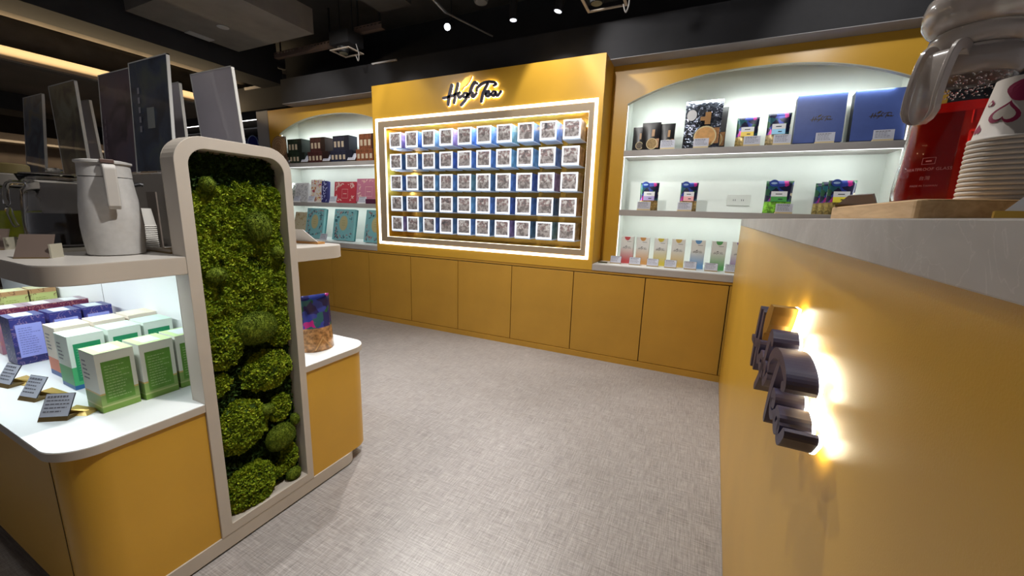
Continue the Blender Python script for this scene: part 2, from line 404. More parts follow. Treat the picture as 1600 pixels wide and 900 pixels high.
# back wall behind the cabinets, and the black bulkhead over them
tag(B(-5.36, 4, 3.90, 4.0, 0, 3.3).build('wall_back', BLACK), kind='structure')
tag(B(-4.80, 4, 3.41, 3.56, 2.485, 2.76).build('trim_bulkhead', BLACK), kind='structure')
tag(B(-4.80, 4, 3.41, 3.90, 2.481, 2.485).build('trim_bulkhead_underside', STRIPGREY), kind='structure')  # underside of the black bulkhead, painted grey as if lit
tag(B(-12, -4.80, 3.555, 3.9, 2.50, 2.80).build('trim_bulkhead_far', BLACK), kind='structure')
tag(B(1.34, 4, 3.58, 3.9, 0, 2.48).build('wall_right_end', BLACK), kind='structure')
tag(B(-12, -5.37, 4.35, 4.45, 0, 3.3).build('wall_back_far', mat('dark_far_wall', (0.03, 0.028, 0.03), 0.8)), kind='structure')
tag(B(-12, -11.9, -4, 4.35, 0, 3.3).build('wall_left_far', mat('dark_brown_wall', (0.05, 0.04, 0.032), 0.8, noise_amt=0.4, scale=1.5)), kind='structure')

# ================================================================== BACK WALL CABINETS
PITCHX = 0.598; X0 = 0.261
cab_names = ['at the right end beside the bar counter', 'second from the right, under the small gift cartons', 'third from the right, under the display frame corner',
             'under the right part of the lit cube display', 'under the middle right of the cube display', 'under the middle left of the cube display',
             'under the left end of the cube display', 'left of the cube display, under the teal boxes', 'behind the end of the island worktop',
             'left end of the run, behind the moss frame']
xs = [1.33, X0] + [X0-PITCHX*k for k in range(1, 9)] + [-5.33]
cab_mesh = {}
for i in range(len(xs)-1):
    a, b_ = xs[i+1], xs[i]; w = b_-a
    c = thing('base_cabinet', 'flat yellow handleless base cabinet, ' + cab_names[i], 'cabinet', (a, 3.265, 0), group='yellow base cabinets along the back wall')
    key = round(w, 3)
    if key not in cab_mesh:
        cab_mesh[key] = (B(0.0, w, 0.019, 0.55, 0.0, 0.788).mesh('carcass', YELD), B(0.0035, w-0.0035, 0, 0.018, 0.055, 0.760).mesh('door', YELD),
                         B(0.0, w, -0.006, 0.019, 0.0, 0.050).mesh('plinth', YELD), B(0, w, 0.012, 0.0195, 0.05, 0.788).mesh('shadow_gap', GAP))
    for nm, me in zip(('carcass', 'door', 'plinth', 'shadow_gap'), cab_mesh[key]):
        o = bpy.data.objects.new(nm, me); COL.objects.link(o); o.parent = c
        if nm == 'door':
            bv = o.modifiers.new('bevel', 'BEVEL'); bv.width = 0.0012; bv.segments = 1
    B(0, w, 0.004, 0.0195, 0.768, 0.788).build('top_rail', YELD, c)
# slabs on the cabinets
tag(B(-0.778, 1.33, 3.262, 3.87, 0.789, 0.842).build('worktop', SHELF, bev=0.003), 'grey worktop ledge under the right lit niche holding small gift cartons', 'worktop')
tag(B(-5.33, -3.192, 3.262, 3.87, 0.789, 0.842).build('worktop', SHELF, bev=0.003), 'grey worktop ledge under the left lit niche holding teal gift boxes', 'worktop')
# ledge tops painted white as if lit, laid on as thin sheets
def arch_unit(x0, x1, jl, jr, label, shelves=(1.7525, 1.2545)):
    t = thing('arched_shelf_unit', label, 'shelf unit', (0, 3.57, 0))
    cx = (jl+jr)/2; hw = (jr-jl)/2
    def az(x):
        q = min(1, abs((x-cx)/hw)); return 2.357 - 0.185*q**2.4
    mb = MB(); N = 48
    for (a, b_) in ((x0, jl), (jr, x1)): mb.box(a, b_, 0, 0.03, 0.8436, 2.481)
    for k in range(N):
        a = jl+(jr-jl)*k/N; b_ = jl+(jr-jl)*(k+1)/N
        mb.add([(a,0,az(a)),(b_,0,az(b_)),(b_,0,2.481),(a,0,2.481),(a,.03,az(a)),(b_,.03,az(b_)),(b_,.03,2.481),(a,.03,2.481)], [(0,1,2,3),(4,7,6,5)])
    mb.build('arched_front', YEL, t)
    mb = MB()
    for k in range(N):
        a = jl+(jr-jl)*k/N; b_ = jl+(jr-jl)*(k+1)/N
        mb.add([(a,-.001,az(a)),(b_,-.001,az(b_)),(b_,.035,az(b_)),(a,.035,az(a)),(a,-.001,az(a)+.006),(b_,-.001,az(b_)+.006),(b_,.035,az(b_)+.006),(a,.035,az(a)+.006)],
               [(0,1,2,3),(0,4,5,1),(2,6,7,3)])
    mb.build('arch_lip', LIP, t, smooth=False)
    B(x0+.001, x1-.001, 0.285, 0.30, 0.8436, 2.48).build('back_panel', NICHE, t)
    B(jl-0.02, jl, 0.031, 0.285, 0.8436, 2.48).build('side_panel', NICHE, t); B(jr, jr+0.02, 0.031, 0.285, 0.8436, 2.48).build('side_panel', NICHE, t)
    B(jl, jr, 0.031, 0.285, 2.44, 2.48).build('top_panel', NICHE, t)
    for z in shelves: B(jl-0.002, jr+0.002, 0.0, 0.285, z, z+0.050).build('shelf', SHELF, t, bev=0.002)
    for z in shelves[:1]: B(jl+0.0, jr-0.0, 0.002, 0.012, z-0.004, z-0.0005).build('led_strip', LEDS, t)
    B(jl-0.0015, jl+0.004, 0.032, 0.045, 0.86, 2.17).build('led_strip', LEDS, t)
    B(jr-0.004, jr+0.0015, 0.032, 0.045, 0.86, 2.17).build('led_strip', LEDS, t)
    return t
arch_unit(-0.779, 1.330, -0.645, 1.195, 'yellow arched shelf unit with lit white niche, right of the cube display')
arch_unit(-5.33, -3.191, -5.13, -3.25, 'yellow arched shelf unit with lit white niche, left of the cube display')
B(-0.775, 1.32, 3.30, 3.855, 0.8423, 0.8433).build('x', WHITE)  # ledge top with the niche light put into its white
o = bpy.data.objects['x']; o.name = 'worktop_lit_top'; tag(o, 'thin sheet painted white as the lit top of the right niche ledge under the small cartons', 'cover')
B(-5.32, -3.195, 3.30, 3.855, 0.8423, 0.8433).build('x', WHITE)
o = bpy.data.objects['x']; o.name = 'worktop_lit_top'; tag(o, 'thin sheet painted white as the lit top of the left niche ledge under the teal boxes', 'cover')

# ---- cube display panel
t = thing('cube_display', 'tall yellow wall panel with a bright white light frame around the cube niche', 'display', (0, 3.265, 0))
x0, x1, z0, z1 = -3.190, -0.780, 0.790, 2.484
nx0, nx1, nz0, nz1 = -3.035, -0.888, 0.957, 2.072
mb = MB().ring([(x0,z0),(x1,z0),(x1,z1),(x0,z1)], [(nx0,nz0),(nx1,nz0),(nx1,nz1),(nx0,nz1)], 0, 0.25, 'y'); mb.build('front_panel', YEL, t)
B(x0, x1, 0.25, 0.33, z0, z1).build('back_panel', YEL, t)
B(nx0, nx1, 0.243, 0.2495, nz0, nz1).build('niche_back', mat('gold_brushed_back', (0.55, 0.33, 0.06), 0.22, metal=0.55, noise_amt=0.15, scale=2), t)
fx0, fx1, fz0, fz1 = -3.145, -0.822, 0.880, 2.157
def fr(a, w, d0, d1, m, nm):
    MB().ring([(fx0-a,fz0-a),(fx1+a,fz0-a),(fx1+a,fz1+a),(fx0-a,fz1+a)], [(fx0-a+w,fz0-a+w),(fx1+a-w,fz0-a+w),(fx1+a-w,fz1+a-w),(fx0-a+w,fz1+a-w)], d0, d1, 'y').build(nm, m, t)
fr(0.004, 0.025, -0.006, -0.0005, LED, 'led_frame')
MB().ring([(fx0+.026,fz0+.026),(fx1-.026,fz0+.026),(fx1-.026,fz1-.026),(fx0+.026,fz1-.026)], [(nx0,nz0),(nx1,nz0),(nx1,nz1),(nx0,nz1)], -0.003, -0.0002, 'y').build('frame_border', mat('champagne_border', (0.34, 0.26, 0.17), 0.45), t)
B(nx0, nx0+0.010, 0.001, 0.012, nz0, nz1).build('inner_led', mat('led_yellowish', (1,1,1), 0.5, emit=(1.0, 0.93, 0.72), estr=2.5), t)
B(nx0, nx1, 0.001, 0.012, nz1-0.007, nz1).build('inner_led', MATS['led_yellowish'], t)
B(nx0, nx1, 0.001, 0.008, nz0, nz0+0.0025).build('inner_led', MATS['led_yellowish'], t)
B(nx1-0.002, nx1, 0.001, 0.008, nz0, nz1).build('inner_led', MATS['led_yellowish'], t)

# ---- 50 cubes
LBL = bpy.data.materials.new('cube_label'); tt = nt(LBL); b = bsdf(LBL)
tc = tt.nodes.new('ShaderNodeTexCoord'); oi = tt.nodes.new('ShaderNodeObjectInfo')
vm = tt.nodes.new('ShaderNodeVectorMath'); vm.operation = 'MULTIPLY_ADD'; tt.links.new(oi.outputs['Random'], vm.inputs[0]); vm.inputs[1].default_value = (37, 11, 23); tt.links.new(tc.outputs['Object'], vm.inputs[2])
n = tt.nodes.new('ShaderNodeTexNoise'); n.inputs['Scale'].default_value = 34; n.inputs['Detail'].default_value = 3; n.inputs['Distortion'].default_value = 0.6; tt.links.new(vm.outputs[0], n.inputs[0])
g = tt.nodes.new('ShaderNodeSeparateXYZ'); tt.links.new(tc.outputs['Generated'], g.inputs[0])
pic = ramp(tt, n.outputs[0], [(0.30, (0.08, 0.08, 0.09)), (0.40, (0.26, 0.24, 0.25)), (0.47, (0.34, 0.20, 0.20)), (0.52, (0.45, 0.43, 0.43)), (0.62, (0.75, 0.74, 0.74))])
low = ramp(tt, n.outputs[0], [(0.40, (0.20, 0.18, 0.18)), (0.60, (0.50, 0.47, 0.47))])
tt.links.new(mixc(tt, ramp(tt, g.outputs[2], [(0.45, (0, 0, 0)), (0.55, (1, 1, 1))]), low, pic), b.inputs['Base Color']); b.inputs['Roughness'].default_value = 0.3
CW, CH, CD = 0.150, 0.152, 0.165
frame_me = MB().ring([(0,0),(CW,0),(CW,CH),(0,CH)], [(0.013,0.016),(CW-0.013,0.016),(CW-0.013,CH-0.013),(0.013,CH-0.013)], -0.004, 0.004, 'y').mesh('frame', mat('lit_frosted_frame', (0.9, 0.93, 0.97), 0.3, emit=(0.78, 0.88, 1.0), estr=0.6))
label_me = B(0.013, CW-0.013, 0.0, 0.004, 0.016, CH-0.013).mesh('label', LBL)
tray_me = B(0, CW+0.004, 0.0, CD+0.01, -0.008, -0.002).mesh('acrylic_foot', mat('frosted_blue_acrylic', (0.55, 0.68, 0.85), 0.2, emit=(0.6, 0.78, 1.0), estr=0.12))
body_cols = [(0.16, 0.32, 0.80), (0.11, 0.20, 0.56), (0.32, 0.24, 0.50), (0.22, 0.48, 0.85), (0.12, 0.24, 0.42), (0.42, 0.30, 0.52), (0.20, 0.40, 0.50)]
end_cols = [(0.52, 0.40, 0.36), (0.40, 0.40, 0.44), (0.50, 0.48, 0.46)]
body_me = [B(0.002, CW-0.002, 0.004, CD, 0.002, CH-0.002).mesh('cube_body', mat('cube_body_%d' % i, c_, 0.25, emit=c_, estr=0.0, noise_amt=0.45, scale=14)) for i, c_ in enumerate(body_cols+end_cols)]
rows = ['top', 'second', 'third', 'fourth', 'bottom']; cols = ['far left', 'second from left', 'third from left', 'fourth from left', 'fifth from left', 'fifth from right', 'fourth from right', 'third from right', 'second from right', 'far right']
for r in range(5):
    for cidx in range(10):
        x = -2.978 + 0.2085*cidx; z = 1.868 - 0.2105*r
        y = 3.275 
        q = thing('tea_cube', 'glowing white framed tea cube, %s in the %s row of the display' % (cols[cidx], rows[r]), 'display cube', (x, y, z), group='framed tea cubes in the lit wall niche')
        k = R.randrange(len(body_cols)) if cidx < 9 else len(body_cols)+R.randrange(3)
        for nm, me in (('frame', frame_me), ('label_plate', label_me), ('cube_body', body_me[k]), ('acrylic_foot', tray_me)):
            o = bpy.data.objects.new(nm, me); COL.objects.link(o); o.parent = q

# ---- halo lit signs
def halo_sign(label, loc, rz, Wd, d_front, d_back):
    t = thing('script_sign', label, 'sign', loc, rz)
    for nm, mb in logo_letters(Wd, -d_front, -d_back).items():
        mb.build(nm, GOLDL if nm == 'leaf' else NAVY, t)
    gl = MB()
    for k, strokes in LOGO.items():
        for pts, w in strokes: ribbon(gl, [tuple(c*Wd for c in zz(p)) for p in pts], w*Wd*WS*1.10, -d_back+0.0005, -d_back+0.004)
    gl.prism([tuple(c*Wd for c in zz(p)) for p in LEAF][::-1], -d_back+0.0005, -d_back+0.004, 'y')
    gl.build('back_light', LEDW, t)
    return t
halo_sign('small halo-lit dark script sign reading High Tea above the cube display', (-2.291, 3.265, 2.200), 0, 0.628, 0.030, 0.012)

# ================================================================== BAR COUNTER (right)
ANG = -math.atan(0.033)
t = thing('bar_counter', 'long yellow bar counter with thick grey stone top at the right', 'counter', (0.168, 0, 0), ANG)
B(0, 0.75, -1.6, 3.21, 0.0, 1.2085).build('body_panel', YEL, t)
MB().prism([(-0.017, -1.6), (0.76, -1.6), (0.76, 3.214), (-0.001, 3.214), (-0.004, 2.2), (-0.017, 0.9)], 1.209, 1.2555).build('stone_top', STONE, t, bev=0.0015)
B(0.0, 0.75, -1.6, 3.212, 0.0, 0.004).build('base_line', GAP, t)
s2 = halo_sign('large halo-lit dark script sign reading High Tea on the yellow bar counter front', (0.168+0.033*1.10-0.0005, 1.10, 0.896), -PI/2+ANG, 0.515, 0.052, 0.014)

# ================================================================== ISLAND
t = thing('island_counter', 'two-tier yellow island counter with a lower slab top painted lit-white and rounded corners', 'counter', (-1.43, 0, 0))
NX = -0.075
def slab_outline(ya, yb, r, xe=-2.6, off=0.0, notch=True):
    p = [(xe, ya), ]
    for k in range(25):
        a = -PI/2 + k*PI/2/24; p.append((-r+off+r*math.cos(a), ya+r+r*math.sin(a)))
    if notch: p += [(off, 0.6549), (NX, 0.6549), (NX, 1.0301), (off, 1.0301)]
    for k in range(25):
        a = k*PI/2/24; p.append((-r+off+r*math.cos(a), yb-r+r*math.sin(a)))
    p.append((xe, yb)); return p
def slab(nm, outline, z0, z1, m, bev=0.0015):
    mb = MB().prism(outline, z0, z1); o = mb.build(nm, m, t)
    for p in o.data.polygons: p.use_smooth = True
    o.data.set_sharp_from_angle(angle=math.radians(35))
    return o
def plan(nm, ya, yb, r, z0, z1, m, off=0.0, notch=True):
    return slab(nm, slab_outline(ya, yb, r, off=off, notch=notch), z0, z1, m)
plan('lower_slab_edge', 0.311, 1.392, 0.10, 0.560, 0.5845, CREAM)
plan('lower_slab_top', 0.312, 1.391, 0.10, 0.5846, 0.587, WHITE, off=-0.001)  # same slab as its edge, top painted white as LED-lit
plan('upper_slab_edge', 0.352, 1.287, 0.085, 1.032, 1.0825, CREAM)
plan('upper_slab_top', 0.353, 1.286, 0.085, 1.0826, 1.085, mat('upper_slab_laminate', (0.55, 0.52, 0.48), 0.35), off=-0.001)
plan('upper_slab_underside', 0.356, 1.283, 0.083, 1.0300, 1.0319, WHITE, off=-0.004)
plan('body_front', 0.326, 1.378, 0.095, 0.062, 0.559, YEL, off=-0.006)
plan('base_plinth', 0.395, 1.285, 0.07, 0.008, 0.0615, CREAM, off=0.0, notch=False)
plan('shadow_base', 0.41, 1.27, 0.07, 0.0, 0.008, BLACKM, off=-0.02, notch=False)
MB().box(-0.1013, -0.0998, 0.3245, 0.3262, 0.062, 0.559).build('panel_seam', GAP, t)
B(-2.6, NX-0.001, 0.825, 0.865, 0.5875, 1.0297).build('divider_panel', mat('divider_white', (0.82, 0.84, 0.84), 0.5), t)
B(-1.155, -1.1535, 0.8242, 0.8252, 0.60, 1.0297).build('panel_seam', GAP, t)
B(-2.6, NX-0.001, 0.790, 0.975, 1.0855, 1.352).build('upper_divider', mat('grey_brown_divider', (0.30, 0.27, 0.24), 0.6, noise_amt=0.05, scale=6), t)

# ================================================================== MOSS PILLAR
mp_ = thing('moss_planter', 'tall rounded cream frame filled with green preserved moss', 'plant display', (-1.43, 0, 0))
out = rrect(0.6552, 0.062, 1.0298, 1.455, 0.085, 10, (0, 0, 1, 1)); inn = rrect(0.692, 0.098, 1.000, 1.418, 0.055, 10, (0, 0, 1, 1))
MB().ring(out, inn, -0.072, 0.002, 'x').build('frame', CREAM, mp_, bev=0.0015)
MB().prism([(a, b_) for a, b_ in out], -0.0745, -0.0725, 'x').build('back_board', CREAM, mp_)

def moss_mat(name, a, b_, c_, sc=30):
    m = bpy.data.materials.new(name); t = nt(m); bs = bsdf(m)
    tc = t.nodes.new('ShaderNodeTexCoord'); n = t.nodes.new('ShaderNodeTexNoise'); n.inputs['Scale'].default_value = sc; n.inputs['Detail'].default_value = 4
    t.links.new(tc.outputs['Object'], n.inputs[0])
    ge = t.nodes.new('ShaderNodeNewGeometry')
    s = math_(t, 'ADD', math_(t, 'MULTIPLY', n.outputs[0], 0.65), math_(t, 'MULTIPLY', ge.outputs['Random Per Island'], 0.35))
    t.links.new(ramp(t, s, [(0.25, a), (0.5, b_), (0.75, c_)]), bs.inputs['Base Color']); bs.inputs['Roughness'].default_value = 0.75
    bs.inputs['Specular IOR Level'].default_value = 0.2
    return m
MOSS = moss_mat('reindeer_moss', (0.06, 0.12, 0.006), (0.21, 0.30, 0.012), (0.47, 0.54, 0.04))
MOSSD = moss_mat('dark_flat_moss', (0.008, 0.022, 0.004), (0.022, 0.05, 0.008), (0.05, 0.10, 0.012))
CUSH = moss_mat('cushion_moss', (0.04, 0.07, 0.006), (0.09, 0.14, 0.010), (0.19, 0.25, 0.02), 60)
rng = np.random.default_rng(5)
def tufts(P, N, size, spread, k=3):
    """k little bent leaflets at every point; returns verts, faces"""
    n = len(P); V = []; 
    P = np.repeat(P, k, 0); N = np.repeat(N, k, 0); m_ = len(P)
    d = N + spread*rng.normal(size=(m_, 3)); d /= np.linalg.norm(d, axis=1)[:, None]
    s = rng.normal(size=(m_, 3)); s -= (s*d).sum(1)[:, None]*d; s /= np.linalg.norm(s, axis=1)[:, None]
    u = np.cross(d, s); L = size*(0.6+0.8*rng.random((m_, 1)))
    base = P + 0.2*L*rng.normal(size=(m_, 3))
    v0 = base - s*L*0.35; v1 = base + s*L*0.35; v2 = base + d*L*0.8 + s*L*0.45 + u*L*0.25; v3 = base + d*L - s*L*0.35 - u*L*0.1
    V = np.stack([v0, v1, v2, v3], 1).reshape(-1, 3)
    F = np.arange(m_*4).reshape(-1, 4)
    return V, F
def np_mesh(name, V, F, m, parent, kind='stuff'):
    me = bpy.data.meshes.new(name); me.from_pydata(V.tolist(), [], F.tolist()); me.materials.append(m); me.update()
    o = bpy.data.objects.new(name, me); COL.objects.link(o); o.parent = parent
    if kind: o['kind'] = kind
    return o
# where things sit on the frame: local y,z (x depth measured from the front face)
def nz(y, z, sc, sd=0): return noise.noise(Vector((y*sc+sd, z*sc, sd*1.7)))
def sheet_x(y, z):
    h = 0.5+0.5*nz(y, z, 9, 3); h2 = nz(y, z, 24, 8); h3 = nz(y, z, 60, 1)
    return -0.058 + 0.030*h + 0.014*h2 + 0.008*h3
# backing surface of flat dark moss over the full height
ny, nzv = 30, 120
ys = np.linspace(0.693, 0.999, ny); zs = np.linspace(0.099, 1.412, nzv)
V = []; 
for zv in zs:
    for yv in ys: V.append((-0.062+0.010*nz(yv, zv, 20, 5), yv, zv))
F = [(i*ny+j, i*ny+j+1, (i+1)*ny+j+1, (i+1)*ny+j) for i in range(nzv-1) for j in range(ny-1)]
def corner_ok(y, z, mrg=0.0):
    r = 0.055
    for yc, sg in ((0.747, -1), (0.945, 1)):
        if z > 1.363 and (y-yc)*sg > 0 and math.hypot(y-yc, z-1.363) > r-mrg: return False
    return True
F = [f for f in F if all(corner_ok(V[i][1], V[i][2], -0.004) for i in f)]
np_mesh('moss_backing', np.array(V), np.array(F), MOSSD, mp_, kind=None)
Pp = np.stack([np.full(6500, -0.058), rng.uniform(0.695, 0.997, 6500), rng.uniform(0.102, 1.412, 6500)], 1)
Pp = np.array([p for p in Pp if corner_ok(p[1], p[2], 0.004)])
Nn = np.tile(np.array([[1.0, 0, 0.2]]), (len(Pp), 1))
Vv, Ff = tufts(Pp, Nn, 0.010, 0.6, 3); np_mesh('flat_moss', Vv, Ff, MOSSD, mp_)
# big reindeer moss sheet in the upper part
pts = []; nrm = []
# outline of the bright sheet: z from 0.80 up to about 1.30, ragged top
SN = 27000; cnt = 0
# curd mesh beneath
ny2, nz2 = 64, 130
ys = np.linspace(0.694, 0.998, ny2); zs = np.linspace(0.74, 1.345, nz2); GV = []
def top_edge(y): return 1.345 - 0.055*abs(noise.noise(Vector((y*14, 0.3, 0)))) - 0.10*max(0, (0.76-y)/0.07)*0.6 - 0.03*(0.5+0.5*noise.noise(Vector((y*40, 2, 0))))
def bot_edge(y): return 0.765 + 0.03*noise.noise(Vector((y*12, 7, 0)))
def sx(y, z):
    e = min(1, max(0, (top_edge(y)-z)/0.02))*min(1, max(0, (z-bot_edge(y))/0.02))
    return -0.060 + (sheet_x(y, z)+0.060)*max(0.0, e)**0.6
for zv in zs:
    for yv in ys: GV.append((sx(yv, zv), yv, zv))
GF = [(i*ny2+j, i*ny2+j+1, (i+1)*ny2+j+1, (i+1)*ny2+j) for i in range(nz2-1) for j in range(ny2-1)]
np_mesh('reindeer_moss_bed', np.array(GV), np.array(GF), MOSSD, mp_, kind='stuff')
for _ in range(SN):
    y = R.uniform(0.696, 0.996); z = R.uniform(0.77, 1.34)
    if z > top_edge(y) or z < bot_edge(y): continue
    hh = 0.5+0.5*nz(y, z, 16, 21)
    if hh < 0.36 and R.random() < 0.75: continue
    x = sx(y, z); e = 0.003
    n_ = Vector((1, -(sx(y+e, z)-sx(y-e, z))/(2*e)*0.8, -(sx(y, z+e)-sx(y, z-e))/(2*e)*0.8+0.1)).normalized()
    pts.append((x+0.002, y, z)); nrm.append(tuple(n_))
Vv, Ff = tufts(np.array(pts), np.array(nrm), 0.0068, 1.0, 4); np_mesh('reindeer_moss', Vv, Ff, MOSS, mp_)
# clumps and cushions
def from_px(u, v, xp=-1.45):
    d = r_*(u-800) + u_*(450-v) + f_*606.527
    tt_ = xp/d.x; return (d.y*tt_, 1.25+d.z*tt_)
def clump(u, v, ru, rv, smooth, depth=0.032, n=2600):
    y, z = from_px(u, v); y1, _ = from_px(u+ru, v); _, z1 = from_px(u, v-rv)
    ry = min(abs(y1-y), 0.09); rz_ = abs(z1-z); y = min(max(y, 0.694+ry*0.9), 0.998-ry*0.9)
    nm = 'cushion_moss' if smooth else 'moss_clump'
    o0 = MB(); bm = bmesh.new(); bmesh.ops.create_icosphere(bm, subdivisions=3, radius=1.0)
    def surf(p, full=True):
        k = 1 + (0.05 if smooth else 0.16)*noise.noise(Vector(p)*2.2+Vector((u, v, 0))) + (0.0 if smooth else 0.10)*noise.noise(Vector(p)*5+Vector((u, v, 3)))
        return Vector((p[0]*depth*k-(0.030 if smooth else 0.050), y+p[1]*ry*k, z+p[2]*rz_*k))
    vs = [tuple(surf(v_.co)) for v_ in bm.verts]; fs = [tuple(q.index for q in f.verts) for f in bm.faces]; bm.free()
    o0.add(vs, fs); core = o0.build(nm, CUSH if smooth else MOSSD, mp_, smooth=True)
    P_ = []; N_ = []
    area_ = ry*rz_*3.14
    num = int((area_/0.0000011 if smooth else area_/0.0000028)*0.55); num = min(num, 12000)
    for _ in range(num):
        d = rng.normal(size=3); d /= np.linalg.norm(d)
        if d[0] < -0.15: continue
        q = surf(d); nn = Vector((d[0]/depth, d[1]/ry, d[2]/rz_)).normalized()
        if not smooth and noise.noise(q*60) < -0.28: continue
        if not (0.694 < q.y < 0.998 and q.z > 0.10): continue
        P_.append(tuple(q)); N_.append(tuple(nn))
    Vv, Ff = tufts(np.array(P_), np.array(N_), 0.0019 if smooth else 0.0068, 0.40 if smooth else 0.85, 3 if smooth else 4)
    np_mesh('moss_fibre' if smooth else 'moss_leaflets', Vv, Ff, CUSH if smooth else MOSS, core)
for a in [(350,538,30,42,0,.036), (424,580,38,29,0,.038), (384,668,41,38,0,.036), (398,764,43,37,0,.042), (448,510,16,30,0,.022), (444,638,15,20,0,.014), (458,715,12,18,0,.018), (440,738,20,10,0,.014), (345,606,18,16,0,.008)]: clump(*a)
for a in [(326,288,11,12,1,.030), (406,355,19,24,1,.034), (435,394,9,11,1,.030), (340,430,15,12,1,.036), (403,513,31,26,1,.044), (420,640,10,8,1,.024), (441,683,22,20,1,.034), (461,740,11,9,1,.024), (463,655,6,9,1,.020)]: clump(*a)
# ================================================================== PRINT HELPERS
def text_lines(mb, x0, x1, z0, z1, n, y, rr, fill=0.45, axis='y'):
    """rows of tiny word bars on a plane facing -y (axis y) or +x (axis x)"""
    dz = (z1-z0)/n
    for i in range(n):
        zc = z1-dz*(i+0.5); x = x0; end = x0+(x1-x0)*rr.uniform(0.55, 1.0)
        while x < end-0.004*(x1-x0):
            w = (x1-x0)*rr.uniform(0.05, 0.18); w = min(w, end-x)
            h = dz*fill/2
            q = [(x, zc-h), (x+w, zc-h), (x+w, zc+h), (x, zc+h)]
            mb.add([(a, y, b_) if axis == 'y' else (y, a, b_) for a, b_ in q], [(0, 1, 2, 3)])
            x += w + (x1-x0)*0.03
    return mb
def make_card(w, h, base_m, frame_m, lean=0.35, seed=1, foot=0.03, acr=False):
    """price card: slanted card on a folded base, standing at z=0, front edge at y=0, facing -y"""
    rr = random.Random(seed)
    def build(label, loc, rz, group, name='price_card'):
        t = thing(name, label, 'price card', loc, rz, group)
        c, s = math.cos(lean), math.sin(lean)
        bh = h*0.17
        MB().prism([(0.0, 0), (foot, 0), (foot, 0.0025), (0.006+bh*s/c, bh), (bh*s/c, bh)], -w/2, w/2, 'x').build('base', base_m, t)
        def sl(a, u0, u1, th, off):  # slanted slab from x -a..a, along the card u0..u1
            pts = []
            for x in (-a, a):
                for (u, o_) in ((u0, off), (u1, off), (u1, off+th), (u0, off+th)):
                    pts.append((x, u*s + o_*c, u*c - o_*s))
            return MB().add(pts, [(0,1,2,3),(4,7,6,5),(0,4,5,1),(1,5,6,2),(2,6,7,3),(3,7,4,0)])
        u0 = bh/c; u1 = u0+h
        sl(w/2, u0, u1, 0.002, 0.0).build('backing', frame_m, t)
        sl(w/2-0.0015, u0, u1-0.0015, 0.0006, -0.0007).build('card', PAPER2, t)
        pr = MB(); dz = h/7.0
        for i in range(5):
            zc = u0 + h - dz*(1.1+i*1.1); x = -w/2*0.82; end = w/2*rr.uniform(0.3, 0.85) if i else w/2*0.6
            while x < end:
                ww = min(w*rr.uniform(0.06, 0.16), end-x); hh = dz*(0.30 if i == 0 else 0.18)
                pr.add([(a, u*s-0.0012*c, u*c+0.0012*s) for a, u in ((x, zc-hh), (x+ww, zc-hh), (x+ww, zc+hh), (x, zc+hh))], [(0, 1, 2, 3)]); x += ww+w*0.025
        pr.build('print', INK, t)
        return t
    return build

# ================================================================== ISLAND LOWER SHELF CARTONS
BWX, BDY, BHZ = 0.107, 0.094, 0.196
def make_carton(spec):
    """carton with its printed panel facing +x and its face text facing -y; origin at lower -x -y corner"""
    nm, body_m, panel_m, side_m, top_m, label, foot_m = spec
    t = thing('tea_carton', label, 'carton', (0, 0, 0), 0, 'tea cartons on the island lower shelf')
    B(0, BWX, 0, BDY, 0, BHZ).build('carton_body', body_m, t, bev=0.0012)
    B(BWX, BWX+0.0006, 0.012, BDY-0.012, 0.030, BHZ-0.030).build('printed_panel', panel_m, t)
    pr = MB(); rr = random.Random(len(nm)*7 + ord(nm[0]))
    text_lines(pr, 0.018, BDY-0.018, 0.04, BHZ-0.042, 12, BWX+0.0009, rr, 0.30, 'x')
    pr.build('panel_print', side_m, t)
    pr = MB(); text_lines(pr, 0.015, 0.06, 0.10, 0.17, 5, -0.0005, rr, 0.35); 
    pr.build('side_print', INK, t)
    B(0.012, BWX-0.018, 0.02, BDY-0.025, BHZ, BHZ+0.0006).build('top_label', top_m, t)
    tp = MB(); tp.add([(0, -0.0001, BHZ+0.0002), (BWX, -0.0001, BHZ+0.0002), (BWX, BDY, BHZ+0.0002), (0, BDY, BHZ+0.0002)], [(0, 1, 2, 3)])
    tp.build('lid_flap', foot_m, t)
    return t
lime = bands('lime_carton_print', [(0, (0.20, 0.36, 0.06)), (0.09, (0.42, 0.50, 0.20)), (0.12, (0.24, 0.38, 0.10)), (0.30, (0.62, 0.45, 0.15)), (0.325, (0.74, 0.76, 0.68))])
green = bands('green_carton_print', [(0, (0.02, 0.13, 0.36)), (0.08, (0.06, 0.42, 0.16)), (0.42, (0.70, 0.78, 0.70))])
orange = bands('orange_carton_print', [(0, (0.02, 0.09, 0.36)), (0.10, (0.72, 0.17, 0.06)), (0.36, (0.80, 0.72, 0.60))])
navyc = bands('navy_carton_print', [(0, (0.015, 0.02, 0.14)), (0.4, (0.02, 0.025, 0.20))], pattern=(30, (0.25, 0.16, 0.30)))
maroon = bands('maroon_carton_print', [(0, (0.50, 0.22, 0.30)), (0.75, (0.16, 0.02, 0.06))], pattern=(40, (0.6, 0.25, 0.20)))
olive = bands('olive_carton_print', [(0, (0.42, 0.46, 0.16)), (0.88, (0.42, 0.24, 0.10))], pattern=(14, (0.14, 0.06, 0.02)))
WHT = mat('white_print', (0.82, 0.84, 0.86), 0.5)
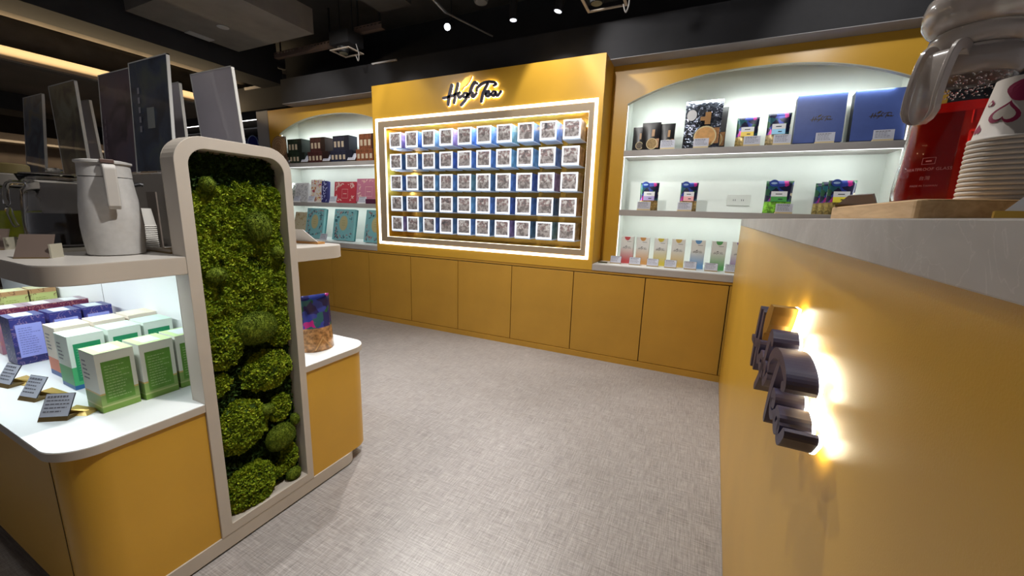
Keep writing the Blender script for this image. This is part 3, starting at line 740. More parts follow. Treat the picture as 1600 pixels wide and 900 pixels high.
specs = [
    ('lime', lime, mat('leaf_green_panel', (0.115, 0.29, 0.035), 0.5, noise_amt=0.15, scale=40), mat('pale_green_print', (0.33, 0.50, 0.20), 0.6), mat('lilac_top', (0.70, 0.76, 0.80), 0.5), 'lime green and cream tea carton', mat('lime_lid', (0.58, 0.78, 0.36), 0.5)),
    ('green', green, mat('emerald_panel', (0.012, 0.27, 0.11), 0.5), mat('mint_print', (0.12, 0.42, 0.22), 0.6), mat('mint_top', (0.66, 0.84, 0.76), 0.5), 'emerald green tea carton with blue foot', mat('mint_lid', (0.62, 0.82, 0.70), 0.5)),
    ('orange', orange, mat('orange_panel', (0.68, 0.13, 0.03), 0.5), mat('peach_print', (0.80, 0.35, 0.18), 0.6), mat('cream_top', (0.84, 0.78, 0.66), 0.5), 'orange and cream tea carton with blue foot', mat('cream_lid', (0.82, 0.74, 0.58), 0.5)),
    ('navy', navyc, mat('periwinkle_panel', (0.30, 0.34, 0.78), 0.5), mat('blue_print', (0.14, 0.16, 0.45), 0.6), mat('pale_blue_top', (0.66, 0.74, 0.82), 0.5), 'dark navy tea carton with periwinkle panel', mat('navy_lid', (0.06, 0.07, 0.20), 0.4)),
    ('maroon', maroon, mat('maroon_panel', (0.50, 0.25, 0.34), 0.5), mat('maroon_print', (0.3, 0.08, 0.12), 0.6), mat('grey_top', (0.66, 0.68, 0.66), 0.5), 'maroon flowered tea carton with white top label', mat('mauve_lid', (0.30, 0.22, 0.26), 0.4)),
    ('olive', olive, mat('olive_panel', (0.46, 0.52, 0.18), 0.5), mat('olive_print', (0.22, 0.26, 0.06), 0.6), mat('olive_top', (0.62, 0.64, 0.40), 0.5), 'yellow-green tea carton with brown trimmed top', mat('olive_lid', (0.60, 0.56, 0.32), 0.5)),
]
rowx = [-1.742, -2.030, -2.200, -2.508, -2.735, -3.215]
rowy = [0.476, 0.503, 0.522, 0.487, 0.500, 0.512]
pos_words = ['front of its row', 'middle of its row', 'rear of its row by the divider']
for si, sp in enumerate(specs):
    proto = make_carton(sp)
    for j in range(3):
        loc = (rowx[si]+(0.006 if j == 1 else 0.0), rowy[si]+0.104*j, 0.5872)
        if si == 4: loc = (rowx[si]+(0.0 if j < 2 else 0.0), rowy[si]+0.09*j*1.06, 0.5872)
        lab = sp[5] + ', ' + pos_words[j]
        q = proto if j == 0 else dup(proto, loc, None, lab)
        q.location = loc; q['label'] = lab; q.rotation_euler = (0, 0, R.uniform(-0.02, 0.02) if j else 0)
# price cards in front of the rows (tilted, facing the camera side)
ck = make_card(0.076, 0.070, BROWNB, mat('black_card_frame', (0.02, 0.02, 0.03), 0.4), lean=0.55, seed=4, foot=0.05)
ck('tilted price card on gold base in front of the lime cartons', (-1.705, 0.385, 0.5872), 0.62, 'price cards on the island lower shelf')
ck('tilted price card on gold base in front of the green cartons', (-1.955, 0.395, 0.5872), 0.25, 'price cards on the island lower shelf')
ck('tilted price card on gold base in front of the orange cartons', (-2.175, 0.392, 0.5872), 0.2, 'price cards on the island lower shelf')
for (x, y, rz) in ((-1.685, 0.415, 0.62), (-1.94, 0.425, 0.25), (-2.165, 0.42, 0.2)):
    pass

# golden foam bag on the right end
def make_pouch(w, h, th, body_m, seed=1, badge=None, pinch=0.0):
    """stand-up pouch: wide gusset at the bottom, flat sealed top; front faces -y"""
    rr = random.Random(seed); NX_, NZ = 8, 10; V = []; 
    for side in (-1, 1):
        for i in range(NZ+1):
            tz = i/NZ; z = h*tz
            thk = th/2*(1-tz**1.6)*(0.75+0.25*math.sin(PI*min(1, tz*1.6+0.15))) + 0.0012
            for j in range(NX_+1):
                u = j/NX_*2-1; ww = w/2*(1 - 0.03*math.sin(PI*tz) - pinch*tz)
                bulge = (1-abs(u)**2.5)*0.85+0.15
                wr = 0.0012*noise.noise(Vector((u*3+seed, tz*5, side)))
                V.append((u*ww, side*(thk*bulge)+wr, z))
    n1 = NX_+1; tot = n1*(NZ+1); F = []
    for i in range(NZ):
        for j in range(NX_):
            a = i*n1+j; F += [(a, a+1, a+n1+1, a+n1), (tot+a, tot+a+n1, tot+a+n1+1, tot+a+1)]
        F += [(i*n1, (i+1)*n1, tot+(i+1)*n1, tot+i*n1), (i*n1+NX_, tot+i*n1+NX_, tot+(i+1)*n1+NX_, (i+1)*n1+NX_)]
    F.append(tuple(range(n1)) + tuple(range(tot+NX_, tot-1, -1))); F.append(tuple(range(NZ*n1, NZ*n1+n1)) + tuple(range(tot+NZ*n1+NX_, tot+NZ*n1-1, -1)))
    return MB().add(V, F)
def front_y(th, tz, off=0.0012): return -(th/2*(1-tz**1.6)*(0.75+0.25*math.sin(PI*min(1, tz*1.6+0.15)))+0.0012) - off - 0.0012
def slant_plate(x0, x1, ta, tb, h, th, off=0.0012, thick=0.0008):
    """flat plate laid on the pouch front between height fractions ta..tb"""
    ya, yb = front_y(th, ta, off), front_y(th, tb, off); za, zb = h*ta, h*tb
    return MB().hexa([(x0, ya-thick, za), (x1, ya-thick, za), (x1, ya, za), (x0, ya, za), (x0, yb-thick, zb), (x1, yb-thick, zb), (x1, yb, zb), (x0, yb, zb)])
def small_tea_pouch(label, loc, rz, col, low, kind, w=0.155, h=0.235, th=0.07, badge=False, group='flowered tea pouches on the right shelves', seed=1):
    t = thing('tea_pouch', label, 'pouch', loc, rz, group)
    make_pouch(w, h, th, floral(kind, low), seed).build('pouch_body', None, t, smooth=True)
    t.children[0].data.materials.append(floral(kind, low))
    slant_plate(-w*0.28, w*0.30, 0.52, 0.68, h, th, 0.001).build('white_label', PAPER, t)
    slant_plate(-w*0.28, w*0.30, 0.36, 0.52, h, th, 0.001).build('coloured_label', mat('label_'+kind, col, 0.5), t)
    pr = MB(); ya = front_y(th, 0.60, 0.0026); pr.add([(-w*.12, ya, h*.585), (w*.12, ya, h*.585), (w*.12, ya, h*.61), (-w*.12, ya, h*.61)], [(0,1,2,3)])
    ya = front_y(th, 0.44, 0.0026); pr.add([(-w*.02, ya, h*.42), (w*.14, ya, h*.42), (w*.16, ya, h*.45), (0, ya, h*.455)], [(0,1,2,3)]); pr.build('print', INKD, t)
    if badge:
        y_ = front_y(th, 0.9, 0.004)
        d = MB().prism([(-w*0.22+0.030*math.cos(a*PI/8), h*0.93+0.026*math.sin(a*PI/8)) for a in range(16)], y_-0.001, y_, 'y'); d.build('round_badge', mat('badge_blue', (0.03, 0.07, 0.35), 0.3), t)
        d = MB().prism([(-w*0.22+0.020*math.cos(a*PI/8), h*0.93+0.008*math.sin(a*PI/8)) for a in range(16)], y_-0.0022, y_-0.0012, 'y'); d.build('badge_print', mat('badge_light', (0.35, 0.5, 0.75), 0.4), t)
    return t
SH1, SH2, CT = 1.8030, 1.3050, 0.8436
YF = 3.635
small_tea_pouch('flowered tea pouch with yellow label on the top right shelf', (0.265, YF+.03, SH1), 0, (0.85, 0.62, 0.12), (0.42, 0.30, 0.10), 'floral_yellow', w=0.15, h=0.222)
small_tea_pouch('flowered tea pouch with sky blue label on the top right shelf', (0.468, YF+.03, SH1), 0, (0.30, 0.62, 0.88), (0.42, 0.32, 0.16), 'floral_sky', w=0.15, h=0.238, seed=2)
small_tea_pouch('flowered tea pouch with lilac label, leftmost on the middle right shelf', (-0.415, YF+.03, SH2), 0, (0.40, 0.33, 0.62), (0.40, 0.26, 0.09), 'floral_lilac', badge=True, seed=3)
small_tea_pouch('flowered tea pouch with pink label on the middle right shelf', (-0.098, YF+.03, SH2), 0, (0.85, 0.42, 0.42), (0.40, 0.26, 0.09), 'floral_pink', w=0.135, badge=True, seed=4)
small_tea_pouch('flowered tea pouch with bright green lower half beside the wall socket', (0.535, YF+.03, SH2), 0, (0.07, 0.33, 0.07), (0.24, 0.58, 0.05), 'floral_green', w=0.18, h=0.245, badge=True, seed=5)
small_tea_pouch('flowered tea pouch with yellow label, front of the row by the bar tray', (0.915, YF+.02, SH2), 0, (0.85, 0.72, 0.05), (0.36, 0.26, 0.08), 'floral_sun', w=0.165, h=0.245, badge=True, seed=6)
small_tea_pouch('flowered tea pouch with yellow label, second in the row by the bar tray', (0.890, YF+.085, SH2), 0, (0.85, 0.72, 0.05), (0.36, 0.26, 0.08), 'floral_sun', w=0.165, h=0.24, seed=7)
small_tea_pouch('flowered tea pouch with yellow label, rear of the row by the bar tray', (0.868, YF+.150, SH2), 0, (0.85, 0.72, 0.05), (0.36, 0.26, 0.08), 'floral_sun', w=0.165, h=0.235, seed=8)

# black pouches on the top right shelf
BF = mat('black_foil', (0.012, 0.011, 0.013), 0.35, noise_amt=0.3, scale=30)
def black_pouch(label, loc, w, h, th, face, seed, foil=None):
    t = thing('black_pouch', label, 'pouch', loc, 0, 'black tea pouches on the top right shelf')
    make_pouch(w, h, th, foil or BF, seed).build('pouch_body', foil or BF, t, smooth=True, angle=50)
    y_ = front_y(th, 0.2, 0.003); rad = w*0.30
    MB().prism([(w*0.10+rad*math.cos(a*PI/12), h*0.24+rad*math.sin(a*PI/12)) for a in range(24)], y_-0.001, y_, 'y').build('round_window', face, t)
    MB().ring([(w*0.10+rad*math.cos(a*PI/12), h*0.24+rad*math.sin(a*PI/12)) for a in range(24)], [(w*0.10+rad*.88*math.cos(a*PI/12), h*0.24+rad*.88*math.sin(a*PI/12)) for a in range(24)], y_-0.002, y_-0.0009, 'y').build('window_rim', BIRCH, t)
    slant_plate(w*0.05, w*0.20, 0.50, 0.75, h, th, 0.002).build('gold_print', mat('bronze_print', (0.42, 0.22, 0.08), 0.4), t)
    slant_plate(w*0.28, w*0.46, 0.10, 0.42, h, th, 0.002).build('side_print', mat('copper_side_print', (0.38, 0.18, 0.07), 0.4, noise_amt=0.4, scale=90), t)
    return t
black_pouch('small black pouch at the left end of the top right shelf', (-0.545, YF+.05, SH1), 0.105, 0.205, 0.05, mat('grey_tea', (0.16, 0.13, 0.10), 0.6, noise_amt=0.4, scale=120), 11)
black_pouch('black pouch with round window, tallest of the three small ones', (-0.445, YF+.03, SH1), 0.15, 0.232, 0.06, mat('amber_tea', (0.36, 0.24, 0.10), 0.6, noise_amt=0.3, scale=80), 12)
black_pouch('small black pouch right of the three, behind a price card', (-0.318, YF+.05, SH1), 0.12, 0.220, 0.05, mat('grey_tea', (0.16, 0.13, 0.10)), 13)
FOIL = mat('crinkled_black_foil', (0.10, 0.11, 0.14), 0.18, metal=0.85, noise_amt=0.85, scale=7, bump=1.0, bscale=22)
for n_ in FOIL.node_tree.nodes:
    if n_.type == 'BUMP': n_.inputs['Distance'].default_value = 0.02
t = black_pouch('big shiny black foil pouch with round orange window on the top shelf', (-0.055, YF+.03, SH1), 0.275, 0.375, 0.085, mat('orange_tea', (0.72, 0.40, 0.15), 0.6, noise_amt=0.15, scale=30), 14, FOIL)
y_ = front_y(0.085, 0.6, 0.006)
MB().prism([(-0.085+0.036*math.cos(a*PI/12), 0.262+0.042*math.sin(a*PI/12)) for a in range(24)], y_-0.001, y_, 'y').build('white_seal', WHT, t)
slant_plate(-0.02, 0.035, 0.58, 0.66, 0.375, 0.085, 0.003).build('gold_print', MATS['bronze_print'], t)
black_pouch('big black foil pouch half hidden behind the shiny one', (0.02, YF+.13, SH1), 0.21, 0.335, 0.07, MATS['orange_tea'], 15)

# navy gift boxes
NBOX = mat('royal_blue_board', (0.055, 0.095, 0.32), 0.42, noise_amt=0.05, scale=20)
NBOXS = mat('dark_navy_board', (0.006, 0.009, 0.03), 0.5)
def navy_box(label, loc, w=0.29, h=0.345, d=0.085, lean=0.13):
    t = thing('navy_gift_box', label, 'gift box', loc, 0, 'navy gift boxes on the top right shelf')
    s = math.sin(lean); c = math.cos(lean)
    def sh(p): return (p[0], p[1]*c + p[2]*s, p[2]*c - p[1]*s + d*s)
    def bx(x0, x1, y0, y1, z0, z1): return MB().hexa([sh(p) for p in ((x0,y0,z0),(x1,y0,z0),(x1,y1,z0),(x0,y1,z0),(x0,y0,z1),(x1,y0,z1),(x1,y1,z1),(x0,y1,z1))])
    bx(0, w, 0, 0.008, 0.0, h).build('lid', NBOX, t, bev=0.002)
    bx(0.003, w-0.003, 0.008, d, 0.002, h-0.003).build('box_body', NBOXS, t)
    L = logo_flat(0.135, 0, k_=0.9); me = MB(); me.v = [sh((w*0.30+v[0], -0.0012, h*0.42+v[2])) for v in L.v]; me.f = L.f; me.build('gold_script', mat('dark_gold_print', (0.05, 0.035, 0.015), 0.35), t)
    return t
navy_box('leaning royal blue gift box with gold script, left of the pair', (0.565, YF-0.02, SH1))
navy_box('leaning royal blue gift box with gold script, right one beside the jug handle', (0.898, YF-0.02, SH1))

cs = make_card(0.110, 0.062, BIRCH, PAPER, lean=0.12, seed=9, foot=0.03)
G = 'white price cards along the right shelf fronts'
for x, z, lab in ((-0.300, SH1, 'white price card before the small black pouches'), (-0.050, SH1, 'white price card before the big foil pouch'),
                  (0.300, SH1, 'white price card before the yellow label pouch'), (0.492, SH1, 'white price card before the sky blue label pouch'),
                  (0.748, SH1, 'white price card before the left navy gift box'), (1.068, SH1, 'white price card before the right navy gift box'),
                  (-0.442, SH2, 'white price card before the lilac label pouch'), (-0.118, SH2, 'white price card before the pink label pouch'),
                  (0.572, SH2, 'white price card before the bright green pouch')):
    cs(lab, (x, 3.574, z), 0, G)
# wall socket
t = thing('wall_socket', 'white double power socket on the niche back wall', 'socket', (0.20, 3.854, 1.365))
B(0, 0.17, -0.006, 0.0, 0, 0.092).build('plate', mat('socket_white', (0.62, 0.64, 0.60), 0.5), t, bev=0.002)
for dx in (0.045, 0.105):
    m_ = MB(); m_.box(dx, dx+0.004, -0.0068, -0.006, 0.038, 0.052); m_.box(dx+0.014, dx+0.018, -0.0068, -0.006, 0.038, 0.052); m_.build('slot', INKD, t)

# seven small gift cartons on the right ledge
cl = [('pink red', (0.72, 0.12, 0.13)), ('orange', (0.80, 0.42, 0.14)), ('yellow', (0.80, 0.66, 0.10)), ('amber', (0.82, 0.58, 0.16)), ('blue', (0.18, 0.42, 0.78)), ('green', (0.16, 0.52, 0.18)), ('purple', (0.34, 0.20, 0.55))]
xb = [-0.592, -0.462, -0.318, -0.180, -0.032, 0.118, 0.262]
lf = logo_flat(0.075, 0)
ck2 = make_card(0.092, 0.058, mat('tan_card_base', (0.42, 0.33, 0.20), 0.5), mat('black_card_frame', (0.02, 0.02, 0.03)), lean=0.30, seed=12, foot=0.03)
for i, ((nm, c_), x) in enumerate(zip(cl, xb)):
    t = thing('gift_carton', 'white slim gift carton fading to %s at the foot' % nm, 'carton', (x, 3.50, CT), 0.0, 'slim gift cartons on the right ledge')
    gm = gradient('fade_'+nm, c_, (0.80, 0.82, 0.80), 0.12, 0.62)
    B(0, 0.103, 0, 0.062, 0, 0.232).build('carton_body', gm, t, bev=0.001)
    MB().prism([(0.052+0.024*math.cos(PI+a*PI/10), 0.2312+0.030*math.sin(PI+a*PI/10)) for a in range(11)], -0.0012, -0.0002, 'y').build('colour_tab', mat('tab_'+nm, tuple(v*0.8 for v in c_), 0.5), t)
    mb = MB(); mb.v = [(v[0]+0.014, -0.0009, v[2]+0.125) for v in lf.v]; mb.f = lf.f; mb.build('script_print', INKD, t)
    B(0.05, 0.085, -0.0009, -0.0003, 0.19, 0.193).build('small_print', INK, t)
    ck2('black edged price card in front of the %s gift carton' % nm, (x+0.010 if i else x-0.02, 3.405 - 0.003*i, CT), 0, 'price cards along the right ledge')
tag(B(-0.755, -0.680, 3.375, 3.405, CT, CT+0.010).build('metal_plate', mat('dark_olive_plate', (0.10, 0.10, 0.06), 0.5)), 'small dark flat plate lying at the left end of the right ledge', 'plate')

# ================================================================== LEFT NICHE GOODS
wind = mat('cream_bottle_label', (0.62, 0.52, 0.38), 0.5)
def stack(i, x, col, side, lab):
    m_b = mat('box_'+lab, col, 0.45, noise_amt=0.5, scale=40); m_s = mat('boxs_'+lab, side, 0.45)
    for (nm, x0, w, z0, h, n, wd) in (('lower', x, 0.37, SH1, 0.135, 4, 'lower'), ('upper', x+0.055, 0.27, SH1+0.1355, 0.170, 2, 'upper')):
        t = thing('bottle_carton', '%s bottle carton, %s of its stack on the left top shelf' % (lab, wd), 'carton', (x0, 3.60, z0), 0, 'stacked dark bottle cartons in the left niche')
        B(0, w*0.72, 0, 0.13, 0, h).build('carton_face', m_b, t); B(w*0.72, w, 0.0, 0.13, 0, h).build('carton_side', m_s, t)
        for k in range(n if nm == 'lower' else 3):
            cx = w*0.72*(k+0.6)/((n if nm == 'lower' else 3)+0.1)
            B(cx-0.018, cx+0.018, -0.001, 0, h*0.22, h*0.62).build('bottle_label', wind, t)
for i, (x, c_, s_, lab) in enumerate(((-5.075, (0.02, 0.035, 0.022), (0.008, 0.014, 0.012), 'green black'), (-4.645, (0.07, 0.02, 0.02), (0.02, 0.008, 0.008), 'dark maroon'),
                                      (-4.235, (0.015, 0.02, 0.05), (0.006, 0.010, 0.028), 'navy black'), (-3.80, (0.22, 0.07, 0.03), (0.04, 0.01, 0.01), 'rust brown'))):
    stack(i, x, c_, s_, lab)
cg = make_card(0.13, 0.09, mat('dark_base', (0.05, 0.035, 0.02), 0.5), mat('dim_acrylic', (0.30, 0.28, 0.24), 0.3), lean=0.5, seed=20, foot=0.05)
for x, lab in ((-5.05, 'left of the green black cartons'), (-4.70, 'left of the maroon cartons'), (-4.30, 'left of the navy cartons'), (-3.87, 'left of the rust brown cartons')):
    cg('slanted price card '+lab, (x, 3.575, SH1), 0, 'slanted price cards on the left top shelf')
def lean_box(name, label, loc, w, h, d, lean, fm, sm, group=None, cat='gift box', deco=None):
    t = thing(name, label, cat, loc, 0, group); s = math.sin(lean); c = math.cos(lean)
    def sh(p): return (p[0], p[1]*c + p[2]*s, p[2]*c - p[1]*s + d*s)
    def bx(x0, x1, y0, y1, z0, z1): return MB().hexa([sh(p) for p in ((x0,y0,z0),(x1,y0,z0),(x1,y1,z0),(x0,y1,z0),(x0,y0,z1),(x1,y0,z1),(x1,y1,z1),(x0,y1,z1))])
    bx(0, w, 0, d*0.6, 0, h).build('lid', fm, t, bev=0.0015); bx(0.002, w-0.002, d*0.6, d, 0.001, h-0.002).build('box_body', sm, t)
    if deco: deco(t, sh, bx)
    return t
def flecks(col, col2, n, w, h, seed, inner=0.0):
    rr = random.Random(seed)
    def f(t, sh, bx):
        for cc, nm in ((col, 'floral_print'), (col2, 'dark_print')):
            mb = MB()
            for _ in range(n):
                for _k in range(20):
                    x = rr.uniform(0.08, 0.92); z = rr.uniform(0.06, 0.94)
                    if ((x-0.5)/0.33)**2+((z-0.5)/0.36)**2 > inner: break
                a = rr.uniform(0, PI); L = rr.uniform(0.012, 0.028); l2 = L*0.35
                pts = [(x*w+L*math.cos(a+q)*(1 if k % 2 == 0 else 0.35), z*h+L*math.sin(a+q)*(1 if k % 2 == 0 else 0.35)) for k, q in enumerate((0, PI/2, PI, 1.5*PI))]
                mb.add([sh((p[0], -0.0006-0.0003*(cc is col2), p[1])) for p in pts], [(0, 1, 2, 3)])
            mb.build(nm, cc, t)['kind'] = 'stuff'
    return f
TEAL = mat('teal_board', (0.22, 0.50, 0.54), 0.5); TEALS = mat('dark_teal_board', (0.04, 0.20, 0.22), 0.5)
GOLDP = mat('pale_gold_print', (0.66, 0.62, 0.34), 0.35, metal=0.3)
def teal_deco(w, h, seed):
    fl = flecks(mat('dusty_rose_print', (0.42, 0.22, 0.22), 0.5), mat('deep_teal_print', (0.02, 0.10, 0.14), 0.5), 34, w, h, seed, 1.0)
    def f(t, sh, bx):
        fl(t, sh, bx)
        pl = [(w*0.5+w*0.20*math.cos(a*PI/12), h*0.55+h*0.24*math.sin(a*PI/12)) for a in range(24)]
        mb = MB(); mb.add([sh((p[0], -0.0012, p[1])) for p in pl], [tuple(range(24))]); mb.build('gold_oval', GOLDP, t)
        lines = MB()
        for k in range(3):
            zc = h*(0.48+0.07*k); lines.add([sh((a, -0.0018, b_)) for a, b_ in ((w*.42, zc), (w*.58, zc), (w*.58, zc+.004), (w*.42, zc+.004))], [(0, 1, 2, 3)])
        lines.build('script_print', mat('khaki_print', (0.40, 0.42, 0.20), 0.5), t)
    return f
Gt = 'teal gift boxes on the left ledge'
for i, (x, w, lab) in enumerate(((-4.63, 0.32, 'leaning teal gift box with gold oval, left one behind the card holder'), (-4.13, 0.345, 'leaning teal gift box with gold oval, middle of the ledge'), (-3.60, 0.345, 'leaning teal gift box cut by the display panel edge'))):
    lean_box('teal_gift_box', lab, (x, 3.46, CT), w, 0.385, 0.055, 0.20, TEAL, TEALS, Gt, deco=teal_deco(w, 0.385, 31+i))
lean_box('cream_gift_box', 'pale cream gift box at the far left of the ledge', (-4.93, 3.50, CT), 0.24, 0.33, 0.05, 0.25, mat('cream_board', (0.62, 0.55, 0.38), 0.5), PAPER, deco=flecks(mat('tan_print', (0.42, 0.30, 0.14), 0.5), mat('gold_fleck', (0.5, 0.42, 0.2), 0.5), 20, 0.24, 0.33, 5))
RED = mat('rose_red_board', (0.52, 0.045, 0.07), 0.5)
def frame_deco(w, h, seed, m1):
    fl = flecks(m1, m1, 22, w, h, seed, 1.25)
    def f(t, sh, bx):
        fl(t, sh, bx)
        mb = MB()
        for (a0, a1, b0, b1) in ((.36, .64, .22, .235), (.36, .64, .64, .655), (.36, .368, .22, .655), (.632, .64, .22, .655), (.42, .58, .42, .45)):
            mb.add([sh((a, -0.001, b_)) for a, b_ in ((w*a0, h*b0), (w*a1, h*b0), (w*a1, h*b1), (w*a0, h*b1))], [(0, 1, 2, 3)])
        mb.build('line_frame', m1, t)
    return f
lean_box('red_gift_box', 'rose red gift box with pale frame print on the left middle shelf', (-4.215, 3.595, SH2), 0.37, 0.26, 0.03, 0.12, RED, mat('dark_red_board', (0.16, 0.02, 0.03), 0.5), deco=frame_deco(0.37, 0.26, 41, mat('pale_pink_print', (0.80, 0.55, 0.50), 0.5)))
lean_box('pink_gift_box', 'dusty pink gift box beside the red one on the left middle shelf', (-3.83, 3.595, SH2+0.02), 0.40, 0.275, 0.03, 0.12, mat('dusty_pink_board', (0.56, 0.20, 0.30), 0.5), mat('plum_board', (0.10, 0.02, 0.06), 0.5), deco=frame_deco(0.40, 0.275, 42, MATS['pale_pink_print']))
tag(B(-3.66, -3.30, 3.58, 3.62, SH2, SH2+0.055).build('plum_block', MATS['plum_board']), 'dark plum low block under the dusty pink gift box', 'block')
lean_box('white_dotted_box', 'white dotted gift box at the left of the middle shelf', (-4.95, 3.59, SH2), 0.255, 0.25, 0.03, 0.14, mat('soft_white_board', (0.66, 0.67, 0.70), 0.5), PAPER, deco=flecks(mat('grey_dot', (0.40, 0.42, 0.46), 0.5), mat('grey_dot', (0.4, 0.42, 0.46)), 26, 0.255, 0.25, 44))
lean_box('floral_gift_box', 'gift box with yellow and pink flower print and white edge', (-4.67, 3.614, SH2), 0.22, 0.29, 0.03, 0.10, mat('ivory_board', (0.75, 0.70, 0.66), 0.5), mat('purple_blue_board', (0.03, 0.03, 0.22), 0.5), deco=flecks(mat('yellow_bloom', (0.75, 0.50, 0.08), 0.5), mat('red_bloom', (0.50, 0.08, 0.12), 0.5), 30, 0.22, 0.29, 46))
lean_box('navy_dotted_box', 'narrow navy dotted box right of the flower print box', (-4.45, 3.60, SH2), 0.10, 0.27, 0.05, 0.10, mat('ink_blue_board', (0.03, 0.03, 0.16), 0.5), mat('purple_blue_board', (0.03, 0.03, 0.22)), deco=flecks(mat('pale_blue_dot', (0.5, 0.55, 0.8), 0.5), mat('pale_blue_dot', (0.5, 0.55, 0.8)), 12, 0.10, 0.27, 47))
lean_box('grey_patterned_box', 'grey patterned box at the far left of the middle shelf', (-5.12, 3.61, SH2), 0.16, 0.25, 0.03, 0.10, mat('grey_board', (0.42, 0.43, 0.42), 0.5), PAPER, deco=flecks(mat('charcoal_print', (0.06, 0.07, 0.06), 0.5), mat('green_grey_print', (0.2, 0.26, 0.2), 0.5), 20, 0.16, 0.25, 48))
cw = make_card(0.12, 0.075, PAPER, PAPER, lean=0.35, seed=22, foot=0.04)
for x, z, y, lab in ((-4.90, SH2, 3.574, 'white price card before the white dotted box'), (-4.62, SH2, 3.560, 'white price card before the flower print box'), (-4.22, SH2, 3.574, 'white price card before the rose red gift box'), (-3.72, SH2, 3.560, 'white price card before the dusty pink gift box'), (-4.16, CT, 3.35, 'white price card before the middle teal box')):
    cw(lab, (x, y if z != SH2 else 3.573, z), 0, 'white price cards in the left niche')
# round wooden disc plaque
t = thing('round_plaque', 'round brown wooden plaque standing left of the dark cartons', 'plaque', (-5.055, 3.515, SH1-0.0))
MB().prism([(0.135*math.cos(a*PI/18), 0.20+0.135*math.sin(a*PI/18)) for a in range(36)], -0.02, 0.0, 'y').build('disc', DISCW, t)
for rr_ in (0.118, 0.09, 0.06): MB().ring([(rr_*math.cos(a*PI/18), 0.20+rr_*math.sin(a*PI/18)) for a in range(36)], [((rr_-.005)*math.cos(a*PI/18), 0.20+(rr_-.005)*math.sin(a*PI/18)) for a in range(36)], -0.0225, -0.0195, 'y').build('carved_ring', mat('light_brown_ring', (0.48, 0.33, 0.19), 0.5), t)
B(-0.05, 0.09, 0.0, 0.03, 0.0, 0.33).build('stand', mat('dark_brown_stand', (0.09, 0.05, 0.03), 0.5), t)
B(-0.05, 0.09, 0.0, 0.075, 0.0, 0.012).build('stand_foot', MATS['dark_brown_stand'], t)

# ---- far left lit bay with blue bags
t = thing('display_bay', 'dim grey framed wall bay with a white light strip at far left', 'shelf unit', (0, 3.9, 0))
GB = mat('bay_grey', (0.34, 0.35, 0.38), 0.6)
B(-9.5, -5.62, -0.02, 0.02, 2.53, 2.60).build('top_rail', GB, t)
B(-5.62, -5.38, -0.30, 0.02, 0.0, 2.60).build('side_post', GB, t)
B(-9.5, -5.66, -0.01, 0.05, 2.505, 2.53).build('led_strip', LED, t)
B(-9.5, -5.62, 0.06, 0.40, 2.39, 2.40).build('hood', GB, t); B(-9.5, -5.62, 0.39, 0.41, 2.40, 2.53).build('hood_back', GB, t)
B(-9.5, -5.62, 0.0, 0.40, 1.94, 1.96).build('shelf', GB, t)
BLU = mat('royal_blue_bag', (0.02, 0.03, 0.26), 0.3)
for k in range(9):
    x = -5.78-0.34*k
    q = thing('blue_gift_bag', ['first','second','third','fourth','fifth','sixth','seventh','eighth','ninth'][k]+' royal blue round-topped bag from the right in the far bay', 'bag', (x, 4.05, 1.96), 0, 'royal blue bags in the far bay')
    pl = [(-0.13, 0)] + [(0.13*math.cos(PI-a*PI/10), 0.22+0.13*math.sin(PI-a*PI/10)) for a in range(11)] + [(0.13, 0)]
    MB().prism(pl, 0, 0.10, 'y').build('bag_body', BLU, q)
    B(-0.04, 0.04, -0.004, 0, 0.02, 0.15).build('white_tag', PAPER, q)
    MB().tube([(0.132*math.cos(PI-a*PI/10), -0.004, 0.222+0.132*math.sin(PI-a*PI/10)) for a in range(11)], 0.007, 5).build('piping', mat('ice_blue_piping', (0.45, 0.6, 0.9), 0.3), q)

# ================================================================== THINGS ON THE ISLAND
UT = 1.0852
# poster holders
def poster_mat(name, stops, sc):
    m = bpy.data.materials.new(name); t = nt(m); b = bsdf(m); tc = t.nodes.new('ShaderNodeTexCoord')
    n = t.nodes.new('ShaderNodeTexNoise'); n.inputs['Scale'].default_value = sc; n.inputs['Detail'].default_value = 3; n.inputs['Distortion'].default_value = 0.8
    t.links.new(tc.outputs['Object'], n.inputs[0]); t.links.new(ramp(t, n.outputs[0], stops), b.inputs['Base Color'])
    b.inputs['Roughness'].default_value = 0.45; b.inputs['Coat Weight'].default_value = 1.0; b.inputs['Coat Roughness'].default_value = 0.03
    return m
PM = [poster_mat('poster_slate', [(0.35, (0.03, 0.045, 0.075)), (0.5, (0.08, 0.11, 0.16)), (0.65, (0.15, 0.14, 0.11))], 9),
      poster_mat('poster_olive', [(0.35, (0.05, 0.04, 0.025)), (0.5, (0.14, 0.115, 0.06)), (0.65, (0.20, 0.20, 0.14))], 9),
      poster_mat('poster_plum', [(0.35, (0.035, 0.022, 0.035)), (0.5, (0.11, 0.07, 0.10)), (0.65, (0.09, 0.07, 0.11))], 7),
      poster_mat('poster_navy', [(0.35, (0.015, 0.022, 0.04)), (0.5, (0.035, 0.055, 0.10)), (0.65, (0.07, 0.09, 0.09))], 8)]
WPST = mat('pale_lilac_board', (0.48, 0.45, 0.50), 0.35, coat=0.5, noise_amt=0.08, scale=6)
